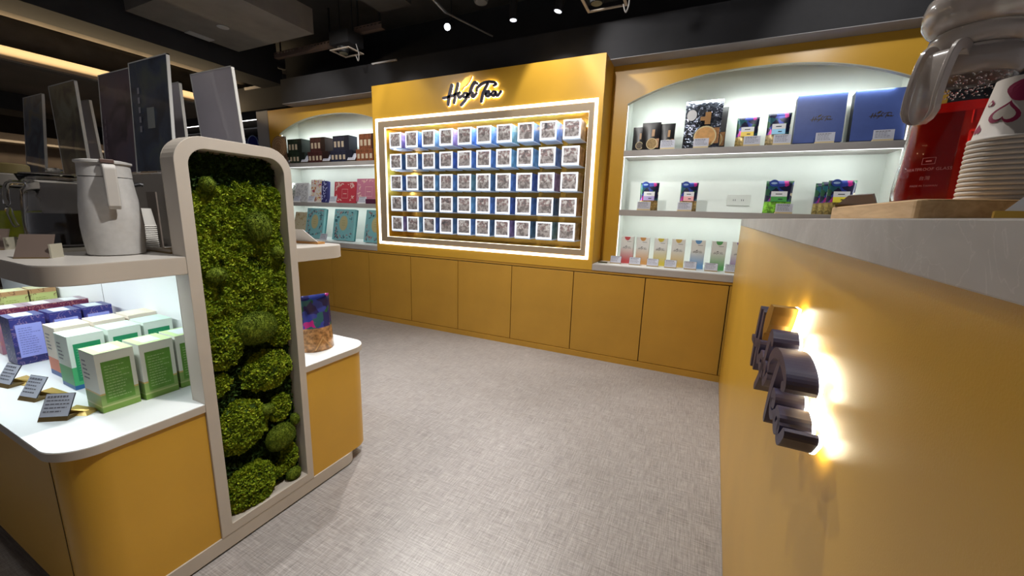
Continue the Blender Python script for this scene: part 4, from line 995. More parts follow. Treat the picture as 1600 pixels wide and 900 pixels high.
def poster(label, x, w, y, lean, front_m, z=1.3525, h=0.402):
    t = thing('poster_holder', label, 'poster holder', (x, y, z), 0, 'acrylic poster holders on the island divider')
    s = math.sin(lean); c = math.cos(lean)
    def sh(p): return (p[0], p[1]*c + p[2]*s, p[2]*c - p[1]*s+0.012)
    def bx(x0, x1, y0, y1, z0, z1): return MB().hexa([sh(p) for p in ((x0,y0,z0),(x1,y0,z0),(x1,y1,z0),(x0,y1,z0),(x0,y0,z1),(x1,y0,z1),(x1,y1,z1),(x0,y1,z1))])
    bx(0.004, w-0.004, -0.004, 0.004, 0.003, h-0.004).build('poster', front_m, t)
    edge = mat('acrylic_edge', (0.60, 0.60, 0.58), 0.15, coat=0.5)
    bx(w-0.004, w, -0.005, 0.005, 0, h).build('edge', edge, t); bx(0, 0.004, -0.005, 0.005, 0, h).build('edge', edge, t); bx(0, w, -0.005, 0.005, h-0.004, h).build('edge', edge, t)
    B(0.0, w, -0.03, 0.03, 0.0, 0.006).build('foot', ACRY, t)
    return t, sh, bx
p1 = poster('narrow slate blue poster holder, leftmost on the divider', -3.27, 0.25, 0.835, 0.10, PM[0])
p2 = poster('olive brown upright poster holder behind the dark tea jug', -2.765, 0.275, 0.825, 0.0, PM[1], h=0.392)
p3 = poster('dark plum poster holder behind the white kettle', -2.352, 0.270, 0.83, 0.06, PM[2])
p4 = poster('tall navy poster holder with small white text beside the pillar', -2.055, 0.278, 0.82, 0.05, PM[3], h=0.408)
q, sh, bx = p4
bx(0.115, 0.165, -0.0055, -0.0043, 0.16, 0.235).build('white_note', mat('dim_note', (0.22, 0.24, 0.24), 0.5), q)
pr = MB()
for k in range(5): pr.add([sh((a, -0.0056, b_)) for a, b_ in ((0.055, 0.15+0.035*k), (0.070, 0.15+0.035*k), (0.070, 0.172+0.035*k), (0.055, 0.172+0.035*k))], [(0, 1, 2, 3)])
pr.build('title_print', mat('dim_title', (0.25, 0.25, 0.30), 0.5), q)
q, sh, bx = p3
pr = MB()
for k in range(6): pr.add([sh((a, -0.0056, b_)) for a, b_ in ((0.03, 0.07+0.027*k), (0.042, 0.07+0.027*k), (0.042, 0.087+0.027*k), (0.03, 0.087+0.027*k))], [(0, 1, 2, 3)])
pr.build('title_print', mat('dim_plum_title', (0.14, 0.10, 0.13), 0.5), q)
def shelf_board(): pass
poster('pale lilac board, back row, between the olive and plum posters', -2.93, 0.258, 0.935, -0.03, WPST, h=0.355)
poster('pale lilac board edge, back row, behind the navy poster', -2.17, 0.255, 0.935, 0.0, WPST, h=0.355)
poster('large pale lilac board, back row, rising above the moss pillar', -1.79, 0.258, 0.935, -0.06, WPST, h=0.362)

# thermal kettle
KET = mat('speckled_grey_white', (0.49, 0.48, 0.465), 0.5, noise_amt=0.06, scale=60)
t = thing('thermal_kettle', 'tapered off-white thermal kettle with flat handle on the island top', 'kettle', (-1.645, 0.575, UT))
MB().lathe([(0.060, 0), (0.066, 0.004), (0.0695, 0.04), (0.0715, 0.09), (0.068, 0.15), (0.062, 0.20), (0.0595, 0.232)], n=40).build('kettle_body', KET, t, smooth=True, angle=40)
MB().lathe([(0.0602, 0.234), (0.0585, 0.262), (0.0585, 0.270), (0.063, 0.273), (0.063, 0.279), (0.045, 0.283)], n=40).build('lid', KET, t, smooth=True, angle=40)
def radial(o, ang): o.rotation_euler = (0, 0, ang)
hd = MB().add(*(lambda pts: ([(x_, y_*s_, z_) for s_ in (1, -1) for (x_, y_, z_) in pts], [tuple(range(len(pts))), tuple(range(2*len(pts)-1, len(pts)-1, -1))] + [(i, (i+1) % len(pts), len(pts)+(i+1) % len(pts), len(pts)+i) for i in range(len(pts))]))
              ([(0.058, 0.0145, 0.270), (0.092, 0.0145, 0.268), (0.098, 0.0145, 0.258), (0.094, 0.0145, 0.150), (0.088, 0.0145, 0.138), (0.082, 0.0145, 0.150), (0.084, 0.0145, 0.246), (0.058, 0.0145, 0.252)]))
h_ = hd.build('handle', mat('handle_offwhite', (0.52, 0.50, 0.47), 0.45), t, bev=0.004); radial(h_, math.radians(-13))
h_ = B(0.052, 0.074, -0.015, 0.015, 0.272, 0.283).build('lever', mat('brown_lever', (0.10, 0.06, 0.05), 0.4), t, bev=0.002); radial(h_, math.radians(-13))
h_ = MB().tube([(0.055, 0, 0.212), (0.075, 0, 0.218), (0.082, 0, 0.216)], 0.006, 8).build('spout_clip', BLACKM, t); radial(h_, math.radians(75))

GLASS = mat('thin_glass', (0.96, 0.97, 0.97), 0.02, trans=1.0, ior=1.18)
def tea_jug(label, loc, liq_m, h_l, rb, rt, h, lid=True, glass=GLASS):
    t = thing('glass_jug', label, 'jug', loc, 0)
    MB().lathe([(rb*0.93, 0), (rb, 0.006), (rb*0.99, h*0.35), (rt*1.05, h*0.78), (rt*0.92, h*0.84), (rt*1.0, h*0.90), (rt*1.08, h*0.97), (rt*1.10, h), (rt*1.05, h), (rt*0.9, h*0.90), (rt*0.84, h*0.84), (rt*0.96, h*0.78), (rb*0.93, h*0.35), (rb*0.92, 0.010)], n=40, capt=False).build('glass_body', glass, t, smooth=True)
    rr = lambda z: rb*0.985 + (rt*1.05-rb)*max(0, (z/h-0.30)/0.48)*0.9
    MB().lathe([(rb*0.90, 0.011), (rb*0.915, h_l*0.5), (min(rb*0.915, rr(h_l)*0.92), h_l)], n=40).build('tea', liq_m, t, smooth=True, angle=40)
    if lid:
        MB().lathe([(rt*0.86, h*0.90), (rt*1.0, h*1.0), (rt*1.0, h*1.02), (rt*0.5, h*1.035), (rt*0.22, h*1.05), (rt*0.26, h*1.09), (rt*0.10, h*1.11)], n=32).build('glass_lid', glass, t, smooth=True)
    return t
JGL = mat('bright_glass', (0.98, 0.98, 0.98), 0.02, trans=1.0, ior=1.28)
DARKTEA = mat('black_tea', (0.006, 0.003, 0.002), 0.05)
GREENTEA = mat('green_tea', (0.20, 0.22, 0.012), 0.08, noise_amt=0.3, scale=6)
t = tea_jug('glass jug half full of black tea on the island top', (-1.975, 0.565, UT+0.006), DARKTEA, 0.112, 0.092, 0.080, 0.235, glass=JGL)
pth = [(-0.088*math.cos(0)+0, 0, 0)]
MB().tube([(0.0, 0.0, 0.0)]+[], 0.001, 3) if False else None
h_ = MB().tube(smooth_path([(0.080, 0, 0.205), (0.118, 0, 0.20), (0.128, 0, 0.14), (0.122, 0, 0.085), (0.116, 0, 0.070)], 4), 0.0075, 8).build('glass_handle', GLASS, t, smooth=True); radial(h_, math.radians(-75))
t = tea_jug('glass jug of green tea cut by the left edge of view', (-2.48, 0.54, UT+0.006), GREENTEA, 0.110, 0.115, 0.095, 0.20, lid=False)
MB().lathe([(0.10, 0.205), (0.104, 0.245), (0.098, 0.25)], n=32).build('lid', mat('clear_grey_lid', (0.40, 0.37, 0.33), 0.3), t, smooth=True, angle=40)
MB().lathe([(0.10, 0.2505), (0.10, 0.283), (0.095, 0.288)], n=32).build('lid_cap', mat('olive_cap', (0.22, 0.17, 0.06), 0.5), t, smooth=True, angle=40)
# coasters / mats
tag(B(-2.10, -1.80, 0.47, 0.72, UT, UT+0.0055).build('jug_mat', mat('pale_mat', (0.50, 0.46, 0.38), 0.4)), 'thin pale mat under the black tea jug', 'mat')
tag(B(-2.62, -2.33, 0.45, 0.68, UT, UT+0.0055).build('jug_mat', mat('pale_mat', (0.50, 0.46, 0.38))), 'thin pale mat under the green tea jug', 'mat')
# dark card holders seen from behind
def card_back(label, loc, rz, w=0.075, h=0.065, m_=None):
    t = thing('card_holder', label, 'card holder', loc, rz, 'card holders seen from the back on the island top')
    MB().add([(-w/2, 0, 0), (w/2, 0, 0), (w/2, 0.012, 0), (-w/2, 0.012, 0), (-w/2, 0.035, h), (w/2, 0.035, h), (w/2, 0.039, h), (-w/2, 0.039, h)], [(0,3,2,1),(4,5,6,7),(0,1,5,4),(1,2,6,5),(2,3,7,6),(3,0,4,7)]).build('card', m_ or mat('dim_card', (0.16, 0.12, 0.10), 0.3), t)
    B(-w/2, w/2, 0.0, 0.055, -0.0, 0.003).build('base', BROWNB, t)
    B(w/2, w/2+0.004, 0.006, 0.05, 0.0, h*0.6).build('acrylic_edge', mat('pale_edge', (0.45, 0.42, 0.33), 0.3), t)
    return t
card_back('dark slanted card holder in front of the black tea jug', (-1.665, 0.40, UT), 0.75)
card_back('dark slanted card holder at the left edge of view', (-2.02, 0.40, UT), 0.75)
# paper cups stack on the island
def cup_stack(label, loc, n, rb, rt, hc, step, up, cm, group=None, deco=None, nseg=36):
    t = thing('paper_cup_stack', label, 'cups', loc, 0, group)
    return t
PC = mat('white_paper_cup', (0.66, 0.64, 0.60), 0.55)
for k in range(12):
    c_ = tag(MB().lathe([(0.026, 0.062), (0.0335, 0.004), (0.0352, 0.002), (0.0352, 0.0), (0.031, 0.0), (0.025, 0.060)], n=24, capt=False, capb=False).build('paper_cup', PC, None, (-1.775, 0.70, UT+0.0005+0.0072*k), smooth=True, angle=30),
             'white paper cup, number %s up in the upside-down stack behind the kettle' % ['one','two','three','four','five','six','seven','eight','nine','ten','eleven','twelve'][k], 'cup', 'paper cups stacked behind the kettle')
tag(B(-1.83, -1.765, 0.742, 0.7465, UT+0.0, UT+0.20).build('tall_sign_card', mat('dim_grey_card', (0.17, 0.14, 0.12), 0.5)), 'small grey upright sign card behind the kettle', 'card')
t = thing('cup_tray', 'low dark tray beside the paper cups by the pillar', 'tray', (-1.61, 0.70, UT))
B(-0.09, 0.07, -0.035, 0.05, 0, 0.006).build('tray_base', BROWNB, t); B(-0.09, 0.07, -0.035, -0.031, 0.006, 0.014).build('tray_rim', mat('tan_rim', (0.4, 0.34, 0.28), 0.5), t)
# card holder at the right end of the upper slab (seen from behind), pouch below
t = thing('card_holder', 'slanted pale card holder with wooden base on the far end of the island top', 'card holder', (-1.63, 1.205, UT), 0.12)
MB().add([(-0.085, -0.005, 0.005), (0.10, -0.005, 0.005), (0.10, -0.002, 0.005), (-0.085, -0.002, 0.005), (-0.085, -0.045, 0.065), (0.052, -0.045, 0.065), (0.052, -0.042, 0.065), (-0.085, -0.042, 0.065)], [(0,3,2,1),(4,5,6,7),(0,1,5,4),(1,2,6,5),(2,3,7,6),(3,0,4,7)]).build('card', mat('card_back_white', (0.62, 0.60, 0.58), 0.5), t)
B(-0.085, 0.10, -0.012, 0.03, 0, 0.009).build('base', mat('oak_base', (0.45, 0.22, 0.06), 0.45), t)
t = thing('tea_bag_pouch', 'blue and purple flowered tea bag with copper gusset on the island end', 'pouch', (-1.575, 1.205, 0.5872), math.radians(75))
make_pouch(0.150, 0.262, 0.115, None, 21, pinch=0.12).build('pouch_body', floral('floral_blue', (0.42, 0.22, 0.09), (0.02, 0.02, 0.12), 22, 0.42, 0.22), t, smooth=True)
MB().add([(-0.04, -0.062, 0.014), (0.0, -0.062, 0.075), (0.04, -0.062, 0.014), (0.033, -0.0625, 0.014), (0.0, -0.0625, 0.062), (-0.033, -0.0625, 0.014)], [(0, 1, 4, 5), (1, 2, 3, 4)]).build('gusset_fold', mat('gusset_line', (0.55, 0.33, 0.14), 0.3, metal=0.4), t)
card_back('pale card holder with gold base beside the flowered tea bag', (-1.64, 1.315, 0.5872), 2.6, 0.08, 0.06, mat('translucent_card', (0.60, 0.60, 0.52), 0.3))

# gold folded bases behind the island price cards
for (x, y, rz, lab) in ((-1.700, 0.425, 0.5, 'lime'), (-1.945, 0.430, 0.25, 'green'), (-2.165, 0.425, 0.2, 'orange')):
    q = thing('folded_card_foot', 'gold folded metal foot behind the price card of the %s cartons' % lab, 'card foot', (x, y, 0.5872), rz, 'gold card feet on the island lower shelf')
    MB().add([(-0.03, 0.0, 0.0), (0.045, 0.0, 0.0), (0.045, 0.04, 0.0), (-0.03, 0.04, 0.0), (-0.012, 0.002, 0.020), (0.02, 0.02, 0.006), (0.045, 0.045, 0.001), (-0.02, 0.038, 0.018)], [(0,3,2,1),(4,5,6,7),(0,1,5,4),(1,2,6,5),(2,3,7,6),(3,0,4,7)]).build('foot', GOLDB, q)

# ================================================================== THINGS ON THE BAR
BT = 1.2557
t = thing('wooden_tray', 'beech wood tray board carrying the red tea jug on the bar', 'tray', (0.224, 0.607, BT), ANG)
MB().prism(rrect(0, 0, 0.42, 0.385, 0.012, 4), 0.0, 0.0235).build('board', TRAYW, t, bev=0.002)
TZ = BT+0.0237
RED_T = mat('red_hibiscus_tea', (1.0, 0.022, 0.016), 0.08, trans=0.75, ior=1.2, noise_amt=0.10, scale=7)
b = bsdf(RED_T); b.inputs['Subsurface Weight'].default_value = 0.0
FROST = mat('frosted_white_plastic', (0.62, 0.56, 0.52), 0.16, trans=0.45, ior=1.35, coat=0.6)
bsdf(FROST).inputs['Subsurface Weight'].default_value = 0.0
J = Vector((0.316, 0.795, TZ+0.0))
t = thing('red_tea_jug', 'glass jug of bright red tea with white plastic lid and handle on the bar', 'jug', J, 0)
def jr(z): return 0.0545 - 0.010*min(1, z/0.185)
MB().lathe([(0.050, 0), (0.0535, 0.004), (0.0545, 0.02), (jr(0.10), 0.10), (jr(0.16), 0.16), (0.0425, 0.185), (0.041, 0.205), (0.039, 0.205), (0.0405, 0.185), (jr(0.16)-0.002, 0.16), (jr(0.10)-.002, 0.10), (0.0522, 0.02), (0.050, 0.006)], n=64, capt=False).build('glass_body', GLASS, t, smooth=True)
MB().lathe([(0.049, 0.0065), (0.0512, 0.018), (jr(0.07)-.0028, 0.07), (jr(0.134)-0.0028, 0.134)], n=64).build('tea', RED_T, t, smooth=True, angle=50)
MB().lathe([(0.0425, 0.168), (0.0475, 0.172), (0.0500, 0.182), (0.0490, 0.196), (0.0440, 0.204), (0.0415, 0.206), (0.0400, 0.203), (0.0405, 0.172)], n=64, capt=False, capb=False).build('collar', FROST, t, smooth=True)
MB().lathe([(0.0400, 0.205), (0.0450, 0.208), (0.0490, 0.216), (0.0470, 0.226), (0.0420, 0.231)], n=64).build('lid_neck', FROST, t, smooth=True, angle=60)
MB().lathe([(0.0440, 0.232), (0.0520, 0.236), (0.0580, 0.246), (0.0590, 0.262), (0.0560, 0.275), (0.0480, 0.282), (0.02, 0.284)], n=64).build('lid_cap', FROST, t, smooth=True, angle=60)
# droplets of condensation
dm = MB(); rr = random.Random(3); ico = None
bm = bmesh.new(); bmesh.ops.create_icosphere(bm, subdivisions=1, radius=1.0); iv = [v.co.copy() for v in bm.verts]; jf = [tuple(q.index for q in f.verts) for f in bm.faces]; bm.free()
for _ in range(420):
    z = rr.uniform(0.137, 0.168); a = rr.uniform(-PI, 0.3); rad = rr.uniform(0.0006, 0.0017)
    R0 = jr(z)-0.0022; c_ = Vector((R0*math.cos(a), R0*math.sin(a), z))
    dm.add([tuple(c_+v*rad) for v in iv], jf)
o = dm.build('condensation_drops', mat('water_drop', (0.9, 0.9, 0.9), 0.03, trans=1.0, ior=1.33), t, smooth=True); o['kind'] = 'stuff'
# handle: U-channel strap, leaving the collar, arching out and down, free at its end
def strap(path, wid, th, nrm_y=Vector((0, 1, 0))):
    path = [Vector((p[0], 0, p[1])) for p in smooth_path(path, 6)]; mb = MB(); V = []; n = len(path); prof = [(-1, 1), (1, 1), (1, -1), (0.72, -1), (0.72, 0.25), (-0.72, 0.25), (-0.72, -1), (-1, -1)]
    for i, p in enumerate(path):
        d = (path[min(i+1, n-1)]-path[max(i-1, 0)]).normalized(); nn = Vector((d.z, 0, -d.x))
        s = min(1.0, 0.35+0.65*math.sqrt(max(0, min(1, (n-1-i)/3.0))))
        for (a, b_) in prof: V.append(tuple(p + nrm_y*(a*wid/2*s) + nn*(b_*th/2)))
    k = len(prof); F = [(i*k+j, i*k+(j+1) % k, (i+1)*k+(j+1) % k, (i+1)*k+j) for i in range(n-1) for j in range(k)]
    F += [tuple(range(k))[::-1], tuple(range((n-1)*k, n*k))]
    return mb.add(V, F)
hm = strap([(0.038, 0.190), (0.050, 0.202), (0.066, 0.198), (0.077, 0.172), (0.083, 0.138), (0.083, 0.104)], 0.037, 0.013)
h_ = hm.build('handle', FROST, t, smooth=True, angle=50, bev=0.0012); h_.rotation_euler = (0, 0, math.atan2(-0.66, -0.75))
# white lettering on the glass
def wrap_text(s_, size, zc, ang0, R_fun, m_):
    me = text_mesh(s_, size, m_, 'glass_lettering'); 
    for v in me.vertices:
        z = zc+v.co.y; rad = R_fun(z)+0.0006; a = ang0+v.co.x/rad; v.co = Vector((rad*math.cos(a), rad*math.sin(a), z))
    o = bpy.data.objects.new('lettering', me); COL.objects.link(o); o.parent = t; return o
LW = mat('pinkish_white_ink', (0.75, 0.35, 0.35), 0.5)
facing = math.atan2(-0.795, -0.316) - 0.38
wrap_text('HEATPROOF GLASS', 0.0056, 0.0455, facing, jr, LW)
wrap_text('MADE IN TAIWAN', 0.0036, 0.0235, facing, jr, LW)
wrap_text('\u53f0\u7063', 0.006, 0.033, facing, jr, LW)
mk = MB()
for (a0, a1, b0, b1) in ((-.007, .007, .054, .0545), (-.007, .007, .0625, .063), (-.007, -.0065, .054, .063), (.0065, .007, .054, .063), (-.003, .003, .0575, .0590)):
    mk.add([((jr(b_)+.0006)*math.cos(facing+a/jr(b_)), (jr(b_)+.0006)*math.sin(facing+a/jr(b_)), b_) for a, b_ in ((a0, b0), (a1, b0), (a1, b1), (a0, b1))], [(0, 1, 2, 3)])
mk.build('lettering', LW, t)

# stack of paper cups, upside down
C0 = Vector((0.315, 0.662, TZ))
CUPW = mat('ivory_paper_cup', (0.66, 0.60, 0.54), 0.55)
numw = ['lowest', 'second', 'third', 'fourth', 'fifth', 'sixth', 'seventh', 'eighth', 'ninth', 'tenth', 'eleventh', 'twelfth', 'topmost']
cm_ = MB().lathe([(0.0255, 0.068), (0.0345, 0.006), (0.0372, 0.0048), (0.0378, 0.0030), (0.0372, 0.0010), (0.0350, 0.0006), (0.0340, 0.0035), (0.0250, 0.0665)], n=48, capb=False, capt=True).mesh('paper_cup', CUPW, True)
for k in range(13):
    o = bpy.data.objects.new('paper_cup', cm_); COL.objects.link(o); o.location = C0+Vector((0, 0, 0.0054*k))
    o.rotation_euler = (0, 0, 0.0)
    tag(o, 'ivory paper cup, %s from below in the stack beside the red tea jug' % numw[k] if k < 12 else 'topmost upside-down paper cup printed with magenta hearts beside the jug', 'cup', 'paper cups stacked on the bar tray')
    last = o
MAG = mat('magenta_print', (0.30, 0.012, 0.07), 0.55)
def cup_r(z): return 0.0345-(z-0.006)/0.062*0.009
def cup_shape(poly, ang, zc, m_, lift=0.0004, nm='heart_print'):
    mb = MB(); pts = []
    # subdivide polygon as fan with grid so that it hugs the cone
    cx = sum(p[0] for p in poly)/len(poly); cz = sum(p[1] for p in poly)/len(poly)
    V = [(cx, cz)]; rings = 4; n = len(poly)
    for r in range(1, rings+1):
        for p in poly: V.append((cx+(p[0]-cx)*r/rings, cz+(p[1]-cz)*r/rings))
    F = [(0, 1+i, 1+(i+1) % n) for i in range(n)]
    for r in range(rings-1):
        for i in range(n): F.append((1+r*n+i, 1+(r+1)*n+i, 1+(r+1)*n+(i+1) % n, 1+r*n+(i+1) % n))
    vs = []
    for (a, b_) in V:
        z = zc+b_; rad = cup_r(z)+lift; q = ang+a/rad; vs.append((rad*math.cos(q), rad*math.sin(q), z))
    mb.add(vs, F); return mb.build(nm, m_, last)
def heart(s, rot=0.0):
    pts = []
    for k in range(28):
        a = 2*PI*k/28; x = 16*math.sin(a)**3; y = 13*math.cos(a)-5*math.cos(2*a)-2*math.cos(3*a)-math.cos(4*a)
        pts.append((s*(x*math.cos(rot)-y*math.sin(rot))/17, s*(x*math.sin(rot)+y*math.cos(rot))/17))
    return pts
fc = math.atan2(-0.660, -0.322)
cup_shape(heart(0.0140, PI*0.95), fc-0.42, 0.029, MAG); cup_shape(heart(0.0098, PI*0.95), fc-0.42, 0.0295, CUPW, 0.0008)
cup_shape([(0.015*math.cos(a*PI/12)*(1+0.1*math.sin(3*a*PI/12)), 0.012*math.sin(a*PI/12)) for a in range(24)], fc-0.02, 0.052, MAG, 0.0005)
cup_shape([(0.005*math.cos(a*PI/12), 0.006*math.sin(a*PI/12)) for a in range(24)], fc+0.32, 0.055, CUPW, 0.0009)
cup_shape(heart(0.0045, PI), fc-0.98, 0.043, MAG); cup_shape(heart(0.0065, PI), fc-1.15, 0.016, MAG)
cup_shape([(0.0020*math.cos(a*PI/8), 0.0020*math.sin(a*PI/8)) for a in range(16)], fc-0.98, 0.0425, CUPW, 0.0009)
for k_ in (0.8, 1.9, 3.0, 4.0): cup_shape(heart(0.012, PI*0.9), fc+k_, 0.032, MAG)
# card with gold base nearest the camera, and the wedge at the far end of the tray
t = thing('price_card', 'white card with pink writing on a gold base before the paper cups', 'price card', (0.280, 0.541, BT), -0.40)
B(-0.022, 0.08, 0, 0.035, 0, 0.010).build('base', mat('bright_gold_base', (0.66, 0.40, 0.06), 0.3, metal=0.4), t)
def cardq(pts, d0, d1): return MB().hexa([(p[0], 0.004+p[1]*0.55+d0, 0.0102+p[1]) for p in pts[:2]] + [(p[0], 0.004+p[1]*0.55+d1, 0.0102+p[1]) for p in pts[:2][::-1]] + [(p[0], 0.004+p[1]*0.55+d0, 0.0102+p[1]) for p in pts[2:]] + [(p[0], 0.004+p[1]*0.55+d1, 0.0102+p[1]) for p in pts[2:][::-1]])
cardq([(-0.016, 0), (0.08, 0), (0.006, 0.030), (0.08, 0.030)], 0, 0.0015).build('card', PAPER, t)
pk = MB()
for (x0_, x1_, z_, h_) in ((0.008, 0.05, 0.018, 0.0040), (0.0, 0.06, 0.008, 0.0015), (0.002, 0.04, 0.004, 0.0015)):
    x = x0_
    while x < x1_:
        pk.add([(a, 0.004+b_*0.55-0.0005, 0.0102+b_) for a, b_ in ((x, z_), (x+0.004, z_), (x+0.0045, z_+h_), (x+0.0005, z_+h_))], [(0, 1, 2, 3)]); x += 0.0058
pk.build('print', mat('pink_ink', (0.65, 0.05, 0.18), 0.5), t)
t = thing('card_wedge', 'grey slanted card wedge at the far end of the wooden tray', 'card holder', (0.262, 0.955, TZ), 0.0)
MB().add([(-0.03, -0.005, 0.0), (0.035, -0.005, 0.0), (0.045, 0.03, 0.0), (-0.02, 0.03, 0.0), (-0.012, -0.004, 0.021), (0.022, -0.004, 0.024), (0.028, 0.004, 0.026), (-0.006, 0.004, 0.023)], [(0,3,2,1),(4,5,6,7),(0,1,5,4),(1,2,6,5),(2,3,7,6),(3,0,4,7)]).build('wedge', mat('wedge_grey', (0.30, 0.29, 0.30), 0.45), t)
B(-0.03, 0.035, -0.0065, -0.005, 0.0, 0.004).build('wedge_foot', BROWNB, t)

# ================================================================== CEILING
t = thing('ceiling_soffit_panel', 'dark grey-brown square suspended ceiling box with a small hatch light', 'ceiling panel', (0, 0, 0))
B(-4.78, -3.58, 1.98, 2.93, 2.90, 3.12).build('panel', PANELC, t)
B(-4.775, -4.68, 2.42, 2.64, 2.893, 2.899).build('diffuser', mat('dim_diffuser', (0.35, 0.34, 0.33), 0.5), t)
MB().lathe([(0.05, -0.004), (0.05, 0)], (-4.28, 2.5, 2.8995), 16).build('sensor', mat('dim_diffuser', (0.35, 0.34, 0.33)), t)
tag(B(-5.35, -4.95, -1.5, 3.55, 2.755, 2.93).build('ceiling_beam', BLACK), 'long black ceiling beam running left of the square panel', 'beam')
tag(B(-5.34, -4.96, 0.2, 3.5, 2.931, 3.29).build('ceiling_beam', BLACK), 'black upper casing above the long ceiling beam', 'beam')
q = MB().tube([(-6.6, -2, 2.88), (-6.6, 4.3, 2.88)], 0.20, 24).build('round_duct', DUCT, smooth=True); tag(q, 'large round brown duct glowing above the warm cove light', 'duct')
q = MB().tube([(-5.85, -2, 3.02), (-5.85, 4.3, 3.02)], 0.16, 20).build('round_duct', DUCT, smooth=True); tag(q, 'smaller brown duct between the beam and the large duct', 'duct')
t = thing('cove_soffit', 'long dropped grey-brown soffit with a warm lit cove edge', 'soffit', (0, 0, 0))
COV = mat('cove_face_paint', (0.62, 0.50, 0.36), 0.7)
B(-6.16, -6.12, -2, 4.3, 2.53, 2.66).build('cove_face', COV, t)
B(-6.12, -6.0, -2, 4.3, 2.505, 2.520).build('cove_lip', PANELC, t)
B(-9.6, -6.12, -2, 4.3, 2.505, 2.529).build('soffit_underside', mat('soffit_brown', (0.16, 0.135, 0.11), 0.8, noise_amt=0.15, scale=2), t)
tag(B(-8.3, -7.7, -1.5, 2.2, 2.30, 2.50).build('hanging_bulkhead', BLACK), 'dark bulkhead under the far left soffit', 'beam')
WB = thing('far_shelf_wall', 'dim brown shelving wall of the shop at the far left', 'shelf unit', (-9.0, 0.0, 0))
FB = mat('far_brown', (0.12, 0.09, 0.065), 0.7, noise_amt=0.35, scale=2.5)
B(-0.3, 0, -1.5, 4.2, 0, 2.15).build('back', FB, WB)
for z in (0.7, 1.15, 1.6, 2.0): B(0, 0.3, -1.5, 4.2, z, z+0.03).build('shelf', mat('far_shelf_cream', (0.30, 0.25, 0.19), 0.6), WB)
area((-8.5, 1.3, 2.10), (0, math.radians(30), 0), 0.05, 5.0, 10, (1.0, 0.82, 0.6))
# perforated rails
def rail(label, xa, xb, y, z):
    t = thing('perforated_rail', label, 'rail', (xa, y, z)); L = xb-xa
    B(0, L, 0, 0.004, 0, 0.035).build('lower_web', RAIL, t); B(0, L, 0, 0.004, 0.047, 0.055).build('upper_web', RAIL, t)
    mb = MB(); k = 0.0
    while k < L-0.03: mb.box(k, k+0.022, 0, 0.004, 0.035, 0.047); k += 0.05
    mb.build('slotted_band', RAIL, t); B(0, L, 0.0, 0.05, -0.004, 0.0).build('flange', RAIL, t)
    for q_ in (0.1*L, 0.9*L): B(q_, q_+0.012, 0.005, 0.017, 0.05, 3.298-z).build('hanger', BLACKM, t)
rail('brown slotted metal rail left of the hanging box light', -4.65, -3.65, 3.25, 2.93)
rail('brown slotted metal rail right of the hanging box light', -3.38, -3.02, 3.25, 3.00)
# boxed downlights hanging
def box_light(label, loc, w, d, h, lens):
    t = thing('box_downlight', label, 'light fitting', loc, 0.0)
    B(-w/2, w/2, -d/2, d/2, 0.05, h).build('housing', BLACKM, t)
    MB().ring([(-w/2, -d/2), (w/2, -d/2), (w/2, d/2), (-w/2, d/2)], [(-w/2+.02, -d/2+.02), (w/2-.02, -d/2+.02), (w/2-.02, d/2-.02), (-w/2+.02, d/2-.02)], 0, 0.008, 'z').build('frame', mat('tan_frame', (0.42, 0.36, 0.30), 0.5), t)
    MB().lathe([(0.045, 0.0), (0.06, 0.05)], (-w*0.18, 0, 0.0), 16).build('lamp', BLACKM, t)
    MB().lathe([(0.040, -0.002), (0.040, 0.0)], (-w*0.18, 0, -0.002), 16).build('reflector', mat('dull_reflector', (0.35, 0.33, 0.22), 0.3, metal=0.6), t)
    MB().tube(smooth_path([(w/2, 0, 0.06), (w/2+0.03, 0, -0.03), (w/2+0.01, 0.01, -0.09), (w/2-0.01, 0.0, -0.04)], 5), 0.005, 6).build('cable', mat('grey_cable', (0.25, 0.24, 0.23), 0.6), t)
    MB().tube([(-w/3, 0, h), (-w/3, 0, 3.295-loc[2])], 0.006, 6).build('hanger', BLACKM, t); MB().tube([(w/3, 0, h), (w/3, 0, 3.295-loc[2])], 0.006, 6).build('hanger', BLACKM, t)
    return t
box_light('black box downlight hanging left of the sign with looped cable', (-3.42, 3.18, 2.80), 0.26, 0.20, 0.17, LENS)
box_light('black box downlight with pale cable loop above the panel corner', (-0.79, 3.12, 2.77), 0.30, 0.24, 0.16, LENS)
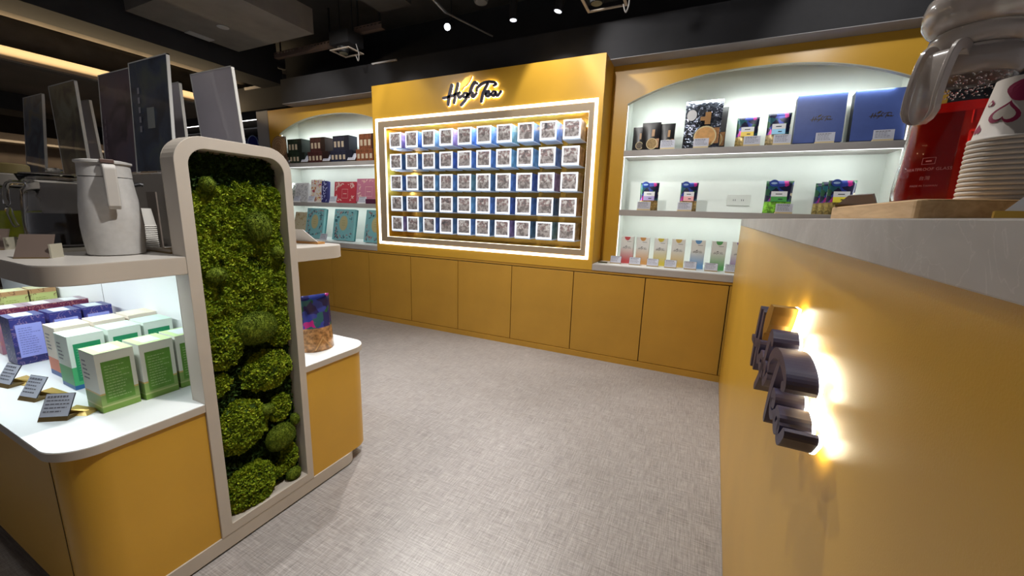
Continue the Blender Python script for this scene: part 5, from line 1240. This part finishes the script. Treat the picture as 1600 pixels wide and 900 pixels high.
# track spots
def track_spot(label, lens_c, aim, lensm, L=0.16, r=0.035):
    t = thing('spotlight', label, 'spotlight', lens_c)
    d = (Vector(aim)-Vector(lens_c)).normalized(); top = -d*L
    MB().tube([d*0.002, top], r, 20).build('barrel', BLACKM, t, smooth=True, angle=50)
    MB().tube([d*0.002, d*0.005], r*0.86, 20).build('lens', lensm, t)
    MB().tube([top, (top.x, top.y, 3.295-lens_c[2])], 0.008, 8).build('stem', BLACKM, t)
    return t
track_spot('brightly shining black spotlight above the script sign', (-2.129, 3.087, 2.80), (-1.2, 0.6, 1.2), LENS, r=0.030)
track_spot('small straight-down black spotlight right of the shining one', (-1.548, 3.182, 2.80), (-1.548, 3.182, 0), LENS2, r=0.032)
track_spot('tilted black spotlight right of the straight-down one', (-1.163, 3.181, 2.80), (-1.45, 3.12, 1.6), LENS2, r=0.034)
q = MB().tube([(-2.10, 1.9, 3.02), (-2.129, 3.06, 2.90)], 0.012, 8).build('conduit', mat('dim_conduit', (0.12, 0.115, 0.11), 0.5, metal=0.4)); tag(q, 'thin grey conduit slanting down to the shining spotlight', 'pipe')
q = MB().tube([(-2.129, 3.06, 2.90), (-1.85, 3.39, 2.80)], 0.008, 8).build('conduit', MATS['dim_conduit']); tag(q, 'thin dark conduit running on from the shining spotlight to the bulkhead', 'pipe')
for x, w, lab in ((-3.30, 0.33, 'small white batten on the bulkhead left of the sign'),):
    tag(B(x, x+w, 3.392, 3.408, 2.742, 2.757).build('batten', mat('pale_batten', (0.45, 0.43, 0.42), 0.5)), lab, 'batten')
tag(B(-5.72, -5.38, 3.535, 3.552, 2.765, 2.795).build('batten', mat('pale_batten', (0.45, 0.43, 0.42))), 'small white batten on the bulkhead at the far left end', 'batten')
# big dark ducts near the ceiling for depth
tag(B(-2.98, -2.6, -1.0, 3.2, 3.10, 3.28).build('square_duct', mat('dark_duct', (0.05, 0.046, 0.043), 0.8, noise_amt=0.2, scale=3)), 'dark square duct right of the suspended ceiling box', 'duct')
q = MB().tube([(-1.9, -0.5, 3.2), (-1.9, 3.3, 3.2)], 0.04, 12).build('ceiling_pipe', MATS['dark_duct'], smooth=True); tag(q, 'dark ceiling pipe running above the spotlights', 'pipe')
tag(MB().lathe([(0.05, 0), (0.06, 0.03)], (-1.75, 3.0, 2.88), 20).build('smoke_detector', mat('dim_grey_disc', (0.10, 0.10, 0.10), 0.6)), 'small grey round detector on the dark ceiling', 'detector')
q = B(-1.77, -1.73, 2.98, 3.02, 2.91, 3.30).build('detector_stem', BLACKM, bpy.data.objects['smoke_detector'])
tag(B(-2.08, -1.78, 3.404, 3.409, 2.690, 2.700).build('x', BLACK), 'thin dark strip on the bulkhead', 'trim'); bpy.data.objects.remove(bpy.data.objects['x'])
